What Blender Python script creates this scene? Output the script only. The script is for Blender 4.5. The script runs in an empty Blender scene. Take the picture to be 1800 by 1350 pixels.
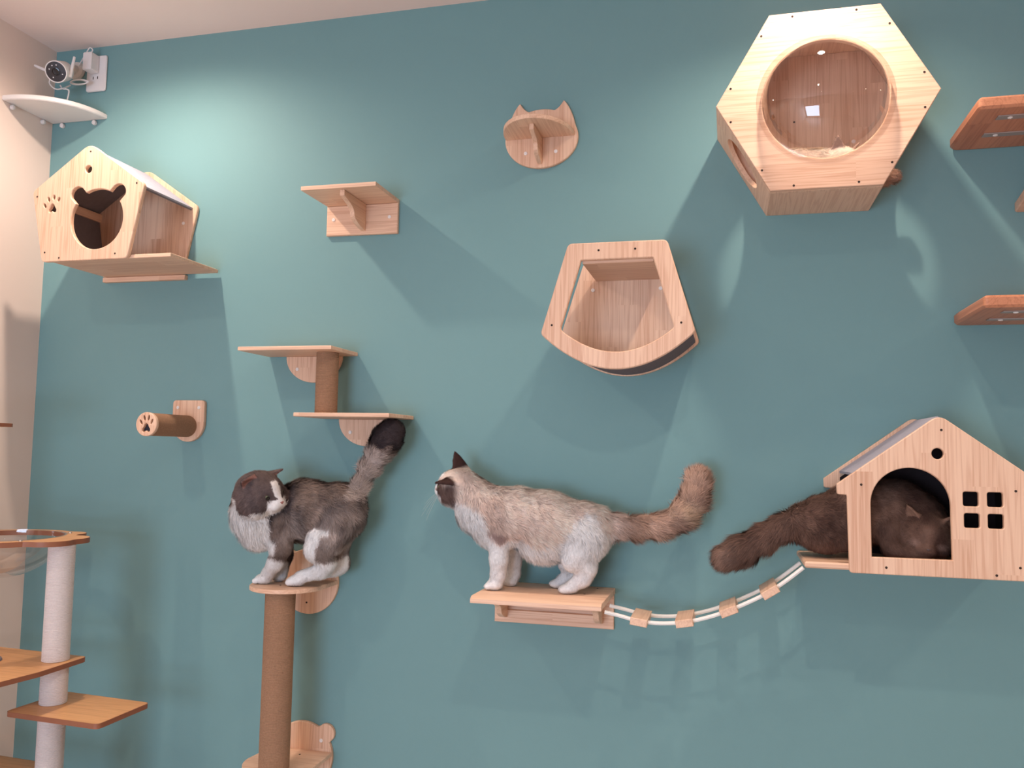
import bpy, bmesh, math, random
import numpy as np
import openvdb
from mathutils import Vector, Matrix
from mathutils.geometry import tessellate_polygon

random.seed(7)
rng = np.random.default_rng(11)
scene = bpy.context.scene
COL = scene.collection
PI = math.pi

# ------------------------------------------------------------------ camera
FPX = 1473.7                      # focal length in pixels of the 1800 x 1350 frame
YAW, PITCH, ROLL = 0.253392, 0.0781882, 0.0180663
CAM = np.array([2.426, -2.5, 1.5])
_f = np.array([-math.sin(YAW)*math.cos(PITCH), math.cos(YAW)*math.cos(PITCH), math.sin(PITCH)])
_r = np.array([math.cos(YAW), math.sin(YAW), 0.0])
_u = np.cross(_r, _f)
RT = math.cos(ROLL)*_r + math.sin(ROLL)*_u
UP = -math.sin(ROLL)*_r + math.cos(ROLL)*_u
FW = _f
cd = bpy.data.cameras.new('camera')
cd.sensor_fit = 'HORIZONTAL'; cd.sensor_width = 36.0; cd.lens = FPX/1800*36
cd.clip_start = 0.02; cd.clip_end = 60
cam = bpy.data.objects.new('camera', cd); COL.objects.link(cam)
M = Matrix.Identity(4)
for i in range(3):
    M[i][0] = RT[i]; M[i][1] = UP[i]; M[i][2] = -FW[i]; M[i][3] = CAM[i]
cam.matrix_world = M
scene.camera = cam

# ------------------------------------------------------------------ world, exposure
scene.view_settings.view_transform = 'Standard'
scene.view_settings.look = 'None'
scene.view_settings.gamma = 1.0
scene.view_settings.use_curve_mapping = False
scene.view_settings.exposure = 0.35
w = bpy.data.worlds.new('world'); scene.world = w; w.use_nodes = True
bg = w.node_tree.nodes['Background']
bg.inputs[0].default_value = (0.62, 0.78, 1.0, 1); bg.inputs[1].default_value = 1.2
WINDOW_POWER = 75.0
WINDOW_COLOR = (0.60, 0.77, 1.0)
LAMP_COLOR = (1.0, 0.82, 0.69)
# ceiling downlights: x, y, watts, cone in degrees
LAMPS = [(0.585, -0.49, 42, 166), (2.648, -0.50, 35, 146), (4.71, -0.49, 35, 146),
         (0.45, -1.71, 29, 150), (2.48, -1.71, 29, 150), (4.55, -1.71, 29, 150),
         (0.45, -3.05, 29, 150), (2.48, -3.05, 29, 150), (4.55, -3.05, 29, 150)]
CEIL = 2.949
RX, RY = 6.2, -5.6                # room extends to x = RX and y = RY

# ------------------------------------------------------------------ helpers
def at(u, v, d=0.0):
    """point of the plane d metres in front of the teal wall that the photo shows at pixel u, v"""
    r = FW + RT*(u-900)/FPX - UP*(v-675)/FPX
    return CAM + r*((-d-CAM[1])/r[1])
def pxm(p):
    """metres per photo pixel at point p"""
    return float((np.asarray(p)-CAM) @ FW)/FPX

def srgb(r, g, b):
    def c(x):
        x /= 255.0
        return x/12.92 if x <= 0.04045 else ((x+0.055)/1.055)**2.4
    return (c(r), c(g), c(b), 1.0)

MATS = {}
def nodes_of(name):
    m = bpy.data.materials.new(name); m.use_nodes = True
    return m, m.node_tree, m.node_tree.nodes['Principled BSDF']

def simple(name, col, rough=0.5, noise=0.06, scale=30, bump=0.0, metal=0.0, spec=0.5, bscale=None):
    m, nt, b = nodes_of(name)
    tc = nt.nodes.new('ShaderNodeTexCoord')
    n = nt.nodes.new('ShaderNodeTexNoise'); n.inputs['Scale'].default_value = scale; n.inputs['Detail'].default_value = 4
    nt.links.new(tc.outputs['Object'], n.inputs['Vector'])
    mx = nt.nodes.new('ShaderNodeMix'); mx.data_type = 'RGBA'
    mx.inputs[6].default_value = tuple(c*(1-noise) for c in col[:3])+(1,)
    mx.inputs[7].default_value = tuple(min(1, c*(1+noise)) for c in col[:3])+(1,)
    nt.links.new(n.outputs['Fac'], mx.inputs[0])
    nt.links.new(mx.outputs[2], b.inputs['Base Color'])
    b.inputs['Roughness'].default_value = rough; b.inputs['Metallic'].default_value = metal
    b.inputs['Specular IOR Level'].default_value = spec
    if bump:
        n2 = nt.nodes.new('ShaderNodeTexNoise'); n2.inputs['Scale'].default_value = bscale or scale*6
        nt.links.new(tc.outputs['Object'], n2.inputs['Vector'])
        bp = nt.nodes.new('ShaderNodeBump'); bp.inputs['Strength'].default_value = bump; bp.inputs['Distance'].default_value = 0.002
        nt.links.new(n2.outputs['Fac'], bp.inputs['Height']); nt.links.new(bp.outputs['Normal'], b.inputs['Normal'])
    MATS[name] = m
    return m

def wood(name, light, dark, grain='z', strip='x', width=0.055, length=0.33, rough=0.45, contrast=1.0, freq=1.0):
    """glued board: strips with their own tone and grain, grain runs along one object axis"""
    m, nt, b = nodes_of(name)
    N, L = nt.nodes.new, nt.links.new
    tc = N('ShaderNodeTexCoord'); oi = N('ShaderNodeObjectInfo')
    sp = N('ShaderNodeSeparateXYZ'); L(tc.outputs['Object'], sp.inputs[0])
    ax = {'x': 0, 'y': 1, 'z': 2}
    def mth(op, a, bv=None):
        n = N('ShaderNodeMath'); n.operation = op
        for i, v in enumerate((a, bv)):
            if v is None: continue
            if hasattr(v, 'links'): L(v, n.inputs[i])
            else: n.inputs[i].default_value = v
        return n.outputs[0]
    s = sp.outputs[ax[strip]]; g = sp.outputs[ax[grain]]
    sid = mth('FLOOR', mth('ADD', mth('DIVIDE', s, width), mth('MULTIPLY', oi.outputs['Random'], 13.7)))
    off = mth('MULTIPLY', mth('FRACT', mth('MULTIPLY', sid, 0.618)), 1.0)
    gid = mth('FLOOR', mth('ADD', mth('DIVIDE', g, length), off))
    cv = N('ShaderNodeCombineXYZ'); L(sid, cv.inputs[0]); L(gid, cv.inputs[1]); L(mth('MULTIPLY', oi.outputs['Random'], 91.0), cv.inputs[2])
    wn = N('ShaderNodeTexWhiteNoise'); wn.noise_dimensions = '3D'; L(cv.outputs[0], wn.inputs['Vector'])
    # stretched coordinates, shifted per strip
    sc = [1.0, 1.0, 1.0]; sc[ax[grain]] = 0.032
    mp = N('ShaderNodeMapping'); mp.inputs['Scale'].default_value = sc; L(tc.outputs['Object'], mp.inputs['Vector'])
    ad = N('ShaderNodeVectorMath'); ad.operation = 'ADD'
    sclv = N('ShaderNodeVectorMath'); sclv.operation = 'SCALE'; sclv.inputs['Scale'].default_value = 0.9
    L(wn.outputs['Color'], sclv.inputs[0]); L(mp.outputs[0], ad.inputs[0]); L(sclv.outputs[0], ad.inputs[1])
    n1 = N('ShaderNodeTexNoise'); n1.inputs['Scale'].default_value = 42*freq; n1.inputs['Detail'].default_value = 3; n1.inputs['Distortion'].default_value = 0.4
    n2 = N('ShaderNodeTexNoise'); n2.inputs['Scale'].default_value = 260*freq; n2.inputs['Detail'].default_value = 3
    L(ad.outputs[0], n1.inputs['Vector']); L(ad.outputs[0], n2.inputs['Vector'])
    # growth lines
    wv = mth('MULTIPLY', mth('ADD', mth('SINE', mth('MULTIPLY', n1.outputs['Fac'], 38.0)), 1.0), 0.5)
    wv = mth('POWER', wv, 3.0)
    t = mth('ADD', mth('MULTIPLY', wv, 0.33*contrast), mth('MULTIPLY', mth('SUBTRACT', n2.outputs['Fac'], 0.5), 0.5*contrast))
    t = mth('ADD', t, mth('MULTIPLY', wn.outputs['Value'], 0.34))
    mx = N('ShaderNodeMix'); mx.data_type = 'RGBA'; mx.clamp_factor = True
    mx.inputs[6].default_value = light; mx.inputs[7].default_value = dark
    L(t, mx.inputs[0])
    L(mx.outputs[2], b.inputs['Base Color'])
    b.inputs['Roughness'].default_value = rough
    b.inputs['Specular IOR Level'].default_value = 0.35
    bp = N('ShaderNodeBump'); bp.inputs['Strength'].default_value = 0.12; bp.inputs['Distance'].default_value = 0.001
    L(n2.outputs['Fac'], bp.inputs['Height']); L(bp.outputs['Normal'], b.inputs['Normal'])
    MATS[name] = m
    return m

def clear(name, tint, refl=1.0):
    m = bpy.data.materials.new(name); m.use_nodes = True
    nt = m.node_tree; nt.nodes.clear(); N = nt.nodes.new
    out = N('ShaderNodeOutputMaterial'); tr = N('ShaderNodeBsdfTransparent'); tr.inputs[0].default_value = tint
    gl = N('ShaderNodeBsdfGlossy'); gl.inputs['Roughness'].default_value = 0.02; gl.inputs[0].default_value = (1, 1, 1, 1)
    # Schlick reflectance, the same from both sides of the thin sheet
    ge = N('ShaderNodeNewGeometry'); dt = N('ShaderNodeVectorMath'); dt.operation = 'DOT_PRODUCT'
    nt.links.new(ge.outputs['Normal'], dt.inputs[0]); nt.links.new(ge.outputs['Incoming'], dt.inputs[1])
    def mth(op, a, b=None):
        n = N('ShaderNodeMath'); n.operation = op
        if hasattr(a, 'links'): nt.links.new(a, n.inputs[0])
        else: n.inputs[0].default_value = a
        if b is not None:
            if hasattr(b, 'links'): nt.links.new(b, n.inputs[1])
            else: n.inputs[1].default_value = b
        return n.outputs[0]
    sch = mth('ADD', mth('MULTIPLY', mth('POWER', mth('SUBTRACT', 1.0, mth('ABSOLUTE', dt.outputs['Value'])), 3.2), 0.85), 0.075)
    mx = N('ShaderNodeMixShader')
    nt.links.new(sch, mx.inputs[0]); nt.links.new(tr.outputs[0], mx.inputs[1]); nt.links.new(gl.outputs[0], mx.inputs[2])
    nt.links.new(mx.outputs[0], out.inputs[0])
    MATS[name] = m
    return m

PL, PD = srgb(240, 203, 174), srgb(202, 152, 122)
wood('pine_v', PL, PD, 'z', 'x', contrast=1.15)
wood('pine_h', PL, PD, 'x', 'z', 0.07, 0.5, contrast=1.1)
wood('pine_b', PL, PD, 'x', 'y', 0.06, 0.4)
wood('pine_d', PL, PD, 'y', 'x', 0.045, 0.3)
wood('pine_side', PL, PD, 'y', 'z', 0.05, 0.3)
wood('oak_laminate', srgb(226, 172, 118), srgb(180, 124, 80), 'x', 'y', 0.12, 0.9, rough=0.38)
wood('oak_upright', srgb(222, 160, 96), srgb(170, 108, 58), 'x', 'z', 0.12, 0.9, rough=0.38)
wood('cherry', srgb(206, 142, 108), srgb(158, 96, 70), 'y', 'x', 0.07, 0.6, rough=0.4)
simple('felt_grey', srgb(176, 174, 186), 0.95, 0.12, 60, 0.5, spec=0.1)
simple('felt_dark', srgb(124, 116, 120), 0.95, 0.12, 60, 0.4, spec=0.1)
simple('edge_brown', srgb(146, 92, 66), 0.5, 0.1, 40)
simple('interior_shade', srgb(52, 44, 46), 0.95, 0.12, 60, 0.4, spec=0.05)  # near-black colour standing in for the shade inside the arch-door house
simple('jute', srgb(176, 138, 110), 0.9, 0.28, 220, 0.9, spec=0.15)
simple('white_sisal', srgb(232, 222, 218), 0.9, 0.10, 220, 0.7, spec=0.15)
simple('cotton_rope', srgb(252, 248, 242), 0.9, 0.06, 150, 0.5, spec=0.1)
simple('white_plastic', srgb(232, 226, 224), 0.35, 0.02, 20)
simple('ivory_plastic', srgb(216, 206, 196), 0.45, 0.03, 20)
simple('white_laminate', srgb(230, 224, 220), 0.4, 0.02, 12)
simple('black_glass', srgb(16, 14, 18), 0.12, 0.2, 30)
simple('lens_dark', srgb(30, 27, 34), 0.2, 0.2, 40)
simple('led', srgb(210, 205, 205), 0.25, 0.05, 30)
simple('screw_white', srgb(244, 236, 230), 0.4, 0.03, 90)
simple('hole_dark', srgb(52, 34, 26), 0.8, 0.2, 90)
simple('screw_steel', srgb(190, 184, 180), 0.35, 0.05, 90, metal=0.8)
simple('steel_strip', srgb(176, 164, 158), 0.45, 0.05, 60, metal=0.35)
simple('paint_teal', srgb(118, 157, 159), 0.62, 0.035, 1.6, 0.05, spec=0.25, bscale=160)
simple('paint_white', srgb(240, 220, 208), 0.7, 0.02, 2.0, 0.04, bscale=160)
simple('ceiling_paint', srgb(242, 224, 216), 0.8, 0.02, 2.0)
simple('floor_tile', srgb(200, 184, 172), 0.35, 0.06, 3.0)
simple('paw_black', srgb(34, 32, 46), 0.7, 0.1, 60)
clear('acrylic', (0.93, 0.90, 0.88, 1))
clear('pane_glass', (0.97, 0.98, 1.0, 1))
me_, nt_, b_ = nodes_of('lamp_glow'); b_.inputs['Emission Color'].default_value = (1, 0.86, 0.7, 1); b_.inputs['Emission Strength'].default_value = 30
MATS['lamp_glow'] = me_

# ---- objects
def mesh_from(verts, faces, name='m', smooth=0.6):
    me = bpy.data.meshes.new(name)
    me.from_pydata([tuple(map(float, v)) for v in verts], [], faces)
    bm = bmesh.new(); bm.from_mesh(me); bmesh.ops.recalc_face_normals(bm, faces=bm.faces); bm.to_mesh(me); bm.free()
    if smooth:
        me.shade_smooth(); me.set_sharp_from_angle(angle=smooth)
    return me

def root_of(o):
    while o.parent: o = o.parent
    return o

def thing(name, label, cat, loc, group=None):
    o = bpy.data.objects.new(name, None); COL.objects.link(o)
    o.empty_display_size = 0.05; o.location = tuple(map(float, loc))
    o['label'] = label; o['category'] = cat
    if group: o['group'] = group
    return o

def obj(name, me, mat, parent=None, label=None):
    """mesh given in world coordinates; stored relative to the thing's base"""
    o = bpy.data.objects.new(name, me); COL.objects.link(o)
    me.name = name
    if mat: me.materials.append(MATS[mat])
    if parent:
        me.transform(Matrix.Translation(-root_of(parent).location))
        o.parent = parent
    if label: o['label'] = label
    return o

def single(name, me, mat, label, cat, group=None):
    c = Vector((0, 0, 0))
    xs = [v.co for v in me.vertices]
    lo = Vector((min(v.x for v in xs), min(v.y for v in xs), min(v.z for v in xs))); hi = Vector((max(v.x for v in xs), max(v.y for v in xs), max(v.z for v in xs)))
    c = Vector(((lo.x+hi.x)/2, (lo.y+hi.y)/2, lo.z))
    me.transform(Matrix.Translation(-c))
    o = bpy.data.objects.new(name, me); COL.objects.link(o); o.location = c
    me.materials.append(MATS[mat]); o['label'] = label; o['category'] = cat
    if group: o['group'] = group
    return o

def struct(name, me, mat, parent=None):
    o = bpy.data.objects.new(name, me); COL.objects.link(o); me.materials.append(MATS[mat])
    if parent: o.parent = parent
    else: o['kind'] = 'structure'
    return o

def area2(p):
    return 0.5*sum(p[i][0]*p[(i+1) % len(p)][1]-p[(i+1) % len(p)][0]*p[i][1] for i in range(len(p)))

def inset(p, b):
    """move a counter-clockwise polygon inwards by b (clockwise: outwards)"""
    n = len(p); out = []
    for i in range(n):
        a, c, e = Vector(p[i-1]), Vector(p[i]), Vector(p[(i+1) % n])
        d1 = (c-a).normalized() if (c-a).length > 1e-9 else (e-c).normalized()
        d2 = (e-c).normalized() if (e-c).length > 1e-9 else d1
        n1, n2 = Vector((-d1.y, d1.x)), Vector((-d2.y, d2.x))
        m = n1+n2
        if m.length < 1e-6: m = n1
        m.normalize(); k = max(0.35, m.dot(n1))
        out.append(c+m*(b/k))
    return out

ORI = {'XZ': Matrix(((1, 0, 0, 0), (0, 0, -1, 0), (0, 1, 0, 0), (0, 0, 0, 1))),
       'XY': Matrix.Identity(4),
       'YZ': Matrix(((0, 0, 1, 0), (1, 0, 0, 0), (0, 1, 0, 0), (0, 0, 0, 1)))}

def plate(outer, holes=(), lo=0.0, hi=0.01, ori='XZ', bev=0.002, smooth=0.6, mat4=None):
    """polygon with holes, extruded between two positions along the third axis
    (XZ: distances in front of the wall, XY: heights, YZ: x positions), edges eased"""
    loops = [[Vector(q) for q in outer]]
    if area2(loops[0]) < 0: loops[0].reverse()
    for h in holes:
        q = [Vector(v) for v in h]
        if area2(q) > 0: q.reverse()
        loops.append(q)
    t = hi-lo; bev = min(bev, t*0.45)
    prof = [(lo, bev), (lo+bev, 0), (hi-bev, 0), (hi, bev)] if bev > 0 else [(lo, 0), (hi, 0)]
    verts, faces, rings = [], [], []
    for z, b in prof:
        rr = []
        for lp in loops:
            q = inset(lp, b) if b else lp
            rr.append((len(verts), len(q))); verts += [(v.x, v.y, z) for v in q]
        rings.append(rr)
    for k in range(len(prof)-1):
        for (s0, n), (s1, _) in zip(rings[k], rings[k+1]):
            for i in range(n):
                j = (i+1) % n
                faces.append((s0+i, s0+j, s1+j, s1+i))
    for k in (0, len(prof)-1):
        z, b = prof[k]
        polys = [[Vector((verts[s+i][0], verts[s+i][1], 0)) for i in range(n)] for s, n in rings[k]]
        base = rings[k][0][0]
        for tri in tessellate_polygon(polys):
            faces.append(tuple(base+i for i in tri))
    mm = mat4 or ORI[ori]
    verts = [mm @ Vector(v) for v in verts]
    return mesh_from(verts, faces, smooth=smooth)

def box(x0, x1, y0, y1, z0, z1, bev=0.002):
    return plate([(x0, y0), (x1, y0), (x1, y1), (x0, y1)], (), z0, z1, 'XY', bev)

def arc(cx, cy, r, a0, a1, n, ry=None):
    ry = r if ry is None else ry
    return [(cx+r*math.cos(math.radians(a0+(a1-a0)*i/n)), cy+ry*math.sin(math.radians(a0+(a1-a0)*i/n))) for i in range(n+1)]
def circ(cx, cy, r, n=40, ry=None):
    return arc(cx, cy, r, 0, 360, n, ry)[:-1]

def rounded(pts, r, n=6):
    out = []; m = len(pts)
    rs = r if isinstance(r, (list, tuple)) else [r]*m
    for i in range(m):
        a, c, e = Vector(pts[i-1]), Vector(pts[i]), Vector(pts[(i+1) % m])
        if rs[i] <= 0: out.append(c); continue
        d1, d2 = (a-c).normalized(), (e-c).normalized()
        ang = d1.angle(d2); k = min(rs[i]/math.tan(ang/2), (a-c).length*0.49, (e-c).length*0.49)
        p, q = c+d1*k, c+d2*k
        for j in range(n+1):
            s = j/n
            out.append((1-s)**2*p+2*s*(1-s)*c+s*s*q)
    return out

def radial(cx, cy, fn, n=160):
    return [(cx+fn(2*PI*i/n)*math.cos(2*PI*i/n), cy+fn(2*PI*i/n)*math.sin(2*PI*i/n)) for i in range(n)]
def ray_circle(th, ox, oy, r):
    dx, dy = math.cos(th), math.sin(th); b = dx*ox+dy*oy; q = b*b-(ox*ox+oy*oy-r*r)
    return b+math.sqrt(q) if q >= 0 else 0.0

def tube(path, r, n=8, closed=False, cap=True):
    P = [Vector(p) for p in path]; verts, faces = [], []
    rs = r if isinstance(r, (list, tuple)) else [r]*len(P)
    prev = None
    for i, p in enumerate(P):
        t = (P[min(i+1, len(P)-1)]-P[max(i-1, 0)]).normalized()
        a = prev if prev is not None else (Vector((0, 0, 1)) if abs(t.z) < 0.9 else Vector((1, 0, 0)))
        s = (a-t*a.dot(t)).normalized(); prev = s; b = t.cross(s)
        for k in range(n):
            an = 2*PI*k/n
            verts.append(p+s*rs[i]*math.cos(an)+b*rs[i]*math.sin(an))
    for i in range(len(P)-1):
        for k in range(n):
            faces.append((i*n+k, i*n+(k+1) % n, (i+1)*n+(k+1) % n, (i+1)*n+k))
    if cap:
        faces.append(tuple(range(n))[::-1]); faces.append(tuple((len(P)-1)*n+k for k in range(n)))
    return mesh_from(verts, faces)

def lathe(prof, origin, axis=(0, 0, 1), n=32, smooth=0.6, cap=True):
    """prof: list of (radius, height along the axis)"""
    ax = Vector(axis).normalized(); a = Vector((1, 0, 0)) if abs(ax.x) < 0.9 else Vector((0, 1, 0))
    s = (a-ax*a.dot(ax)).normalized(); b = ax.cross(s); o = Vector(origin)
    verts, faces = [], []
    for r, h in prof:
        for k in range(n):
            an = 2*PI*k/n
            verts.append(o+ax*h+(s*math.cos(an)+b*math.sin(an))*max(r, 1e-5))
    for i in range(len(prof)-1):
        for k in range(n):
            faces.append((i*n+k, i*n+(k+1) % n, (i+1)*n+(k+1) % n, (i+1)*n+k))
    if cap:
        faces.append(tuple(range(n))[::-1]); faces.append(tuple((len(prof)-1)*n+k for k in range(n)))
    return mesh_from(verts, faces, smooth=smooth)

def rope_post(origin, axis, length, r, pitch=0.0045, n=32):
    """post wound with rope, one bulge for every turn"""
    prof = []; k = int(length/pitch); p = length/k
    for i in range(k):
        for q, e in ((0.0, -0.0013), (0.3, 0.0), (0.7, 0.0)):
            prof.append((r+e, (i+q)*p))
    prof.append((r-0.0013, length))
    return lathe(prof, origin, axis, n, smooth=1.2)

# shared screw meshes
def _screw_cap():
    return lathe([(0.0, 0.0), (0.0058, 0.0), (0.0058, 0.0012), (0.0048, 0.0022), (0.0020, 0.0022), (0.0019, 0.0010), (0.0, 0.0010)], (0, 0, 0), (0, -1, 0), 14, cap=False)
SCREW = _screw_cap(); SCREW.materials.append(MATS['screw_white']); SCREW.name = 'screw_cap'
HOLE = lathe([(0.0, 0.0), (0.0030, 0.0), (0.0030, 0.0006), (0.0022, 0.0010), (0.0, 0.0010)], (0, 0, 0), (0, -1, 0), 12, cap=False); HOLE.materials.append(MATS['hole_dark']); HOLE.name = 'screw_head'
def put(name, me, parent, p, rot=None):
    o = bpy.data.objects.new(name, me); COL.objects.link(o); o.parent = parent
    o.location = Vector(tuple(map(float, p)))-root_of(parent).location
    if rot: o.rotation_euler = rot
    return o
def screws(parent, pts, d):
    for x, z in pts: put('screw', SCREW, parent, (x, -d, z))
def heads(parent, pts, d):
    for x, z in pts: put('screw', HOLE, parent, (x, -d, z))

# ------------------------------------------------------------------ the room
struct('wall_back', box(-0.12, RX+0.12, 0.0, 0.12, 0.0, CEIL, 0), 'paint_teal')
struct('wall_left', box(-0.12, 0.0, RY, 0.0, 0.0, CEIL, 0), 'paint_white')
struct('wall_right', box(RX, RX+0.12, RY, 0.0, 0.0, CEIL, 0), 'paint_white')
WX0, WX1, WZ0, WZ1 = 0.15, 2.05, 0.25, 1.85
struct('wall_front', plate([(-0.12, 0), (RX+0.12, 0), (RX+0.12, CEIL), (-0.12, CEIL)], [[(WX0, WZ0), (WX1, WZ0), (WX1, WZ1), (WX0, WZ1)]], -RY, -RY+0.12, 'XZ', 0), 'paint_white')
struct('floor', box(-0.12, RX+0.12, RY-0.12, 0.12, -0.1, 0.0, 0), 'floor_tile')
struct('ceiling', box(-0.12, RX+0.12, RY-0.12, 0.12, CEIL, CEIL+0.1, 0), 'ceiling_paint')
win = struct('window_1', plate([(WX0, WZ0), (WX1, WZ0), (WX1, WZ1), (WX0, WZ1)], [[(WX0+.05, WZ0+.05), (1.075, WZ0+.05), (1.075, WZ1-.05), (WX0+.05, WZ1-.05)], [(1.125, WZ0+.05), (WX1-.05, WZ0+.05), (WX1-.05, WZ1-.05), (1.125, WZ1-.05)]], -RY+0.03, -RY+0.09, 'XZ', 0.004), 'white_plastic')
struct('pane', plate([(WX0+.05, WZ0+.05), (1.075, WZ0+.05), (1.075, WZ1-.05), (WX0+.05, WZ1-.05)], (), -RY+0.055, -RY+0.061, 'XZ', 0), 'pane_glass', win)
struct('pane', plate([(1.125, WZ0+.05), (WX1-.05, WZ0+.05), (WX1-.05, WZ1-.05), (1.125, WZ1-.05)], (), -RY+0.055, -RY+0.061, 'XZ', 0), 'pane_glass', win)
al = bpy.data.lights.new('daylight', 'AREA'); al.shape = 'RECTANGLE'; al.size = WX1-WX0-.1; al.size_y = WZ1-WZ0-.1
al.energy = WINDOW_POWER; al.color = WINDOW_COLOR
ao = bpy.data.objects.new('daylight', al); COL.objects.link(ao)
ao.location = ((WX0+WX1)/2, RY-0.01, (WZ0+WZ1)/2); ao.rotation_euler = (PI/2, 0, 0)

where = ['in the corner above the bear-door house', 'above the hexagon capsule', 'by the wall far to the right',
         'middle row, left', 'middle row, centre', 'middle row, right', 'last row, left', 'last row, centre', 'last row, right']
for (x, y, pw, cone), wh in zip(LAMPS, where):
    t = thing('ceiling_downlight', 'round recessed white ceiling downlight, '+wh, 'lamp', (x, y, CEIL), 'recessed ceiling downlights')
    obj('ring', lathe([(0.036, 0.0), (0.052, 0.0), (0.052, -0.004), (0.046, -0.008), (0.036, -0.004)], (x, y, CEIL), (0, 0, 1), 32, cap=False), 'white_plastic', t)
    obj('diffuser', lathe([(0.0, -0.001), (0.036, -0.001), (0.036, -0.002), (0.0, -0.002)], (x, y, CEIL), (0, 0, 1), 32, cap=False), 'lamp_glow', t)
    sl = bpy.data.lights.new('downlight', 'SPOT'); sl.energy = pw; sl.color = LAMP_COLOR; sl.spot_size = math.radians(cone); sl.spot_blend = 1.0
    sl.shadow_soft_size = 0.022
    so = bpy.data.objects.new('downlight_beam', sl); COL.objects.link(so); so.parent = t; so.location = (0, 0, -0.03)

# ------------------------------------------------------------------ hexagon capsule with clear dome
HX, HZ, HE, HD = 2.672, 2.431, 0.277, 0.243
def hexa(e): return [(HX+e*math.cos(math.radians(60*i)), HZ+e*math.sin(math.radians(60*i))) for i in range(6)]
hexo = thing('hexagon_cat_capsule', 'large hexagonal pine cat capsule with a clear dome window', 'cat bed', (HX, 0, HZ-0.24))
fr = obj('front_panel', plate(hexa(HE), [circ(HX, HZ-0.002, 0.158, 64)], HD-0.015, HD, 'XZ', 0.0015), 'pine_h', hexo)
obj('back_panel', plate(hexa(HE-0.016), (), 0.0, 0.012, 'XZ', 0.001), 'pine_v', hexo)
for i in range(6):
    a = math.radians(60*i+30)
    c = Vector((HX+HE*math.cos(PI/6)*math.cos(a), 0, HZ+HE*math.cos(PI/6)*math.sin(a)))
    tx = Vector((-math.sin(a), 0, math.cos(a))); nn = Vector((math.cos(a), 0, math.sin(a)))
    mm = Matrix(((tx.x, 0, nn.x, c.x), (0, -1, 0, 0), (tx.z, 0, nn.z, c.z), (0, 0, 0, 1)))
    L2 = HE/2-0.0006
    hl = [circ(0, 0.118, 0.078, 40)] if i in (3, 5) else []
    obj('side_panel', plate([(-L2, 0.001), (L2, 0.001), (L2, HD-0.0155), (-L2, HD-0.0155)], hl, -0.0135, 0.0, 'XZ', 0.001, mat4=mm), 'pine_side', hexo)
dpts = []
R0 = 0.160
for i in range(22):
    a = math.radians(90*i/21)
    dpts.append((R0*math.cos(a), 0.105*math.sin(a)))
dome = obj('dome', lathe([(0.172, 0.0), (0.172, 0.002)]+[(r, h+0.001) for r, h in dpts], (HX, -HD, HZ-0.002), (0, -1, 0), 64, smooth=1.5, cap=False), 'acrylic', hexo, 'clear acrylic dome')
for i in range(6):
    a0, a1 = hexa(HE-0.012)[i], hexa(HE-0.012)[(i+1) % 6]
    heads(hexo, [(a0[0]+(a1[0]-a0[0])*s, a0[1]+(a1[1]-a0[1])*s) for s in (0.2, 0.8)], HD)
put('screw', HOLE, hexo, (HX-0.06, -0.012, HZ+0.03)); put('screw', SCREW, hexo, (HX+0.10, -0.012, HZ-0.04))

# ------------------------------------------------------------------ rocking-arch hammock frame
AX = 2.1345
def arch(top, hw_t, hw_b, zb, sag, rt, rb, n=26):
    """trapezium with a bulging lower edge"""
    pts = [(AX-hw_b, zb)]
    low = [(AX+hw_b*(2*i/n-1), zb-sag*(1-(2*i/n-1)**2)) for i in range(n+1)]
    top_ = rounded([(AX+hw_b, zb), (AX+hw_t, top), (AX-hw_t, top), (AX-hw_b, zb)], [0, rt, rt, 0])
    core = top_[1:-1]
    return low[1:-1], core
def arch_poly(top, hw_t, hw_b, zb, sag, rt, rb):
    n = 26
    low = [(AX+hw_b*(2*i/n-1), zb-sag*(1-(2*i/n-1)**2)) for i in range(n+1)]
    p = low+[(AX+hw_t, top), (AX-hw_t, top)]
    return rounded(p, [rb]+[0]*(n-1)+[rb, rt, rt])
fo = arch_poly(2.067, 0.134, 0.208, 1.818, 0.098, 0.018, 0.02)
fi = arch_poly(2.0195, 0.0975, 0.153, 1.830, 0.063, 0.004, 0.012)
bo = arch_poly(2.069, 0.134, 0.210, 1.822, 0.098, 0.018, 0.02)
rk = thing('arched_cat_perch', 'open pine trapezoid perch with curved bottom below the hexagon capsule', 'cat bed', (AX, 0, 1.715))
obj('front_frame', plate(fo, [fi], 0.255, 0.27, 'XZ', 0.0025), 'pine_v', rk)
obj('back_panel', plate(bo, (), 0.0, 0.014, 'XZ', 0.002), 'pine_v', rk)
obj('top_panel', box(AX-0.096, AX+0.097, -0.255, -0.014, 2.012, 2.024, 0.001), 'pine_b', rk)
n = 28; hv, hf = [], []
for s in range(n+1):
    x = AX+0.198*(2*s/n-1); z = 1.8285-0.094*(1-(2*s/n-1)**2)
    for y, dz in ((-0.2545, 0), (-0.0145, 0), (-0.0145, -0.007), (-0.2545, -0.007)): hv.append((x, y, z+dz))
for s in range(n):
    for k in range(4): hf.append((s*4+k, s*4+(k+1) % 4, s*4+4+(k+1) % 4, s*4+4+k))
hf += [(3, 2, 1, 0), (n*4, n*4+1, n*4+2, n*4+3)]
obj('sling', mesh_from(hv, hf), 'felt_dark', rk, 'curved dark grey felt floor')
heads(rk, [(2.085, 2.045), (2.184, 2.045), (1.958, 1.842), (2.306, 1.842)], 0.27)
screws(rk, [(2.030, 1.985), (2.232, 1.985), (2.135, 1.775)], 0.014)

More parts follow.
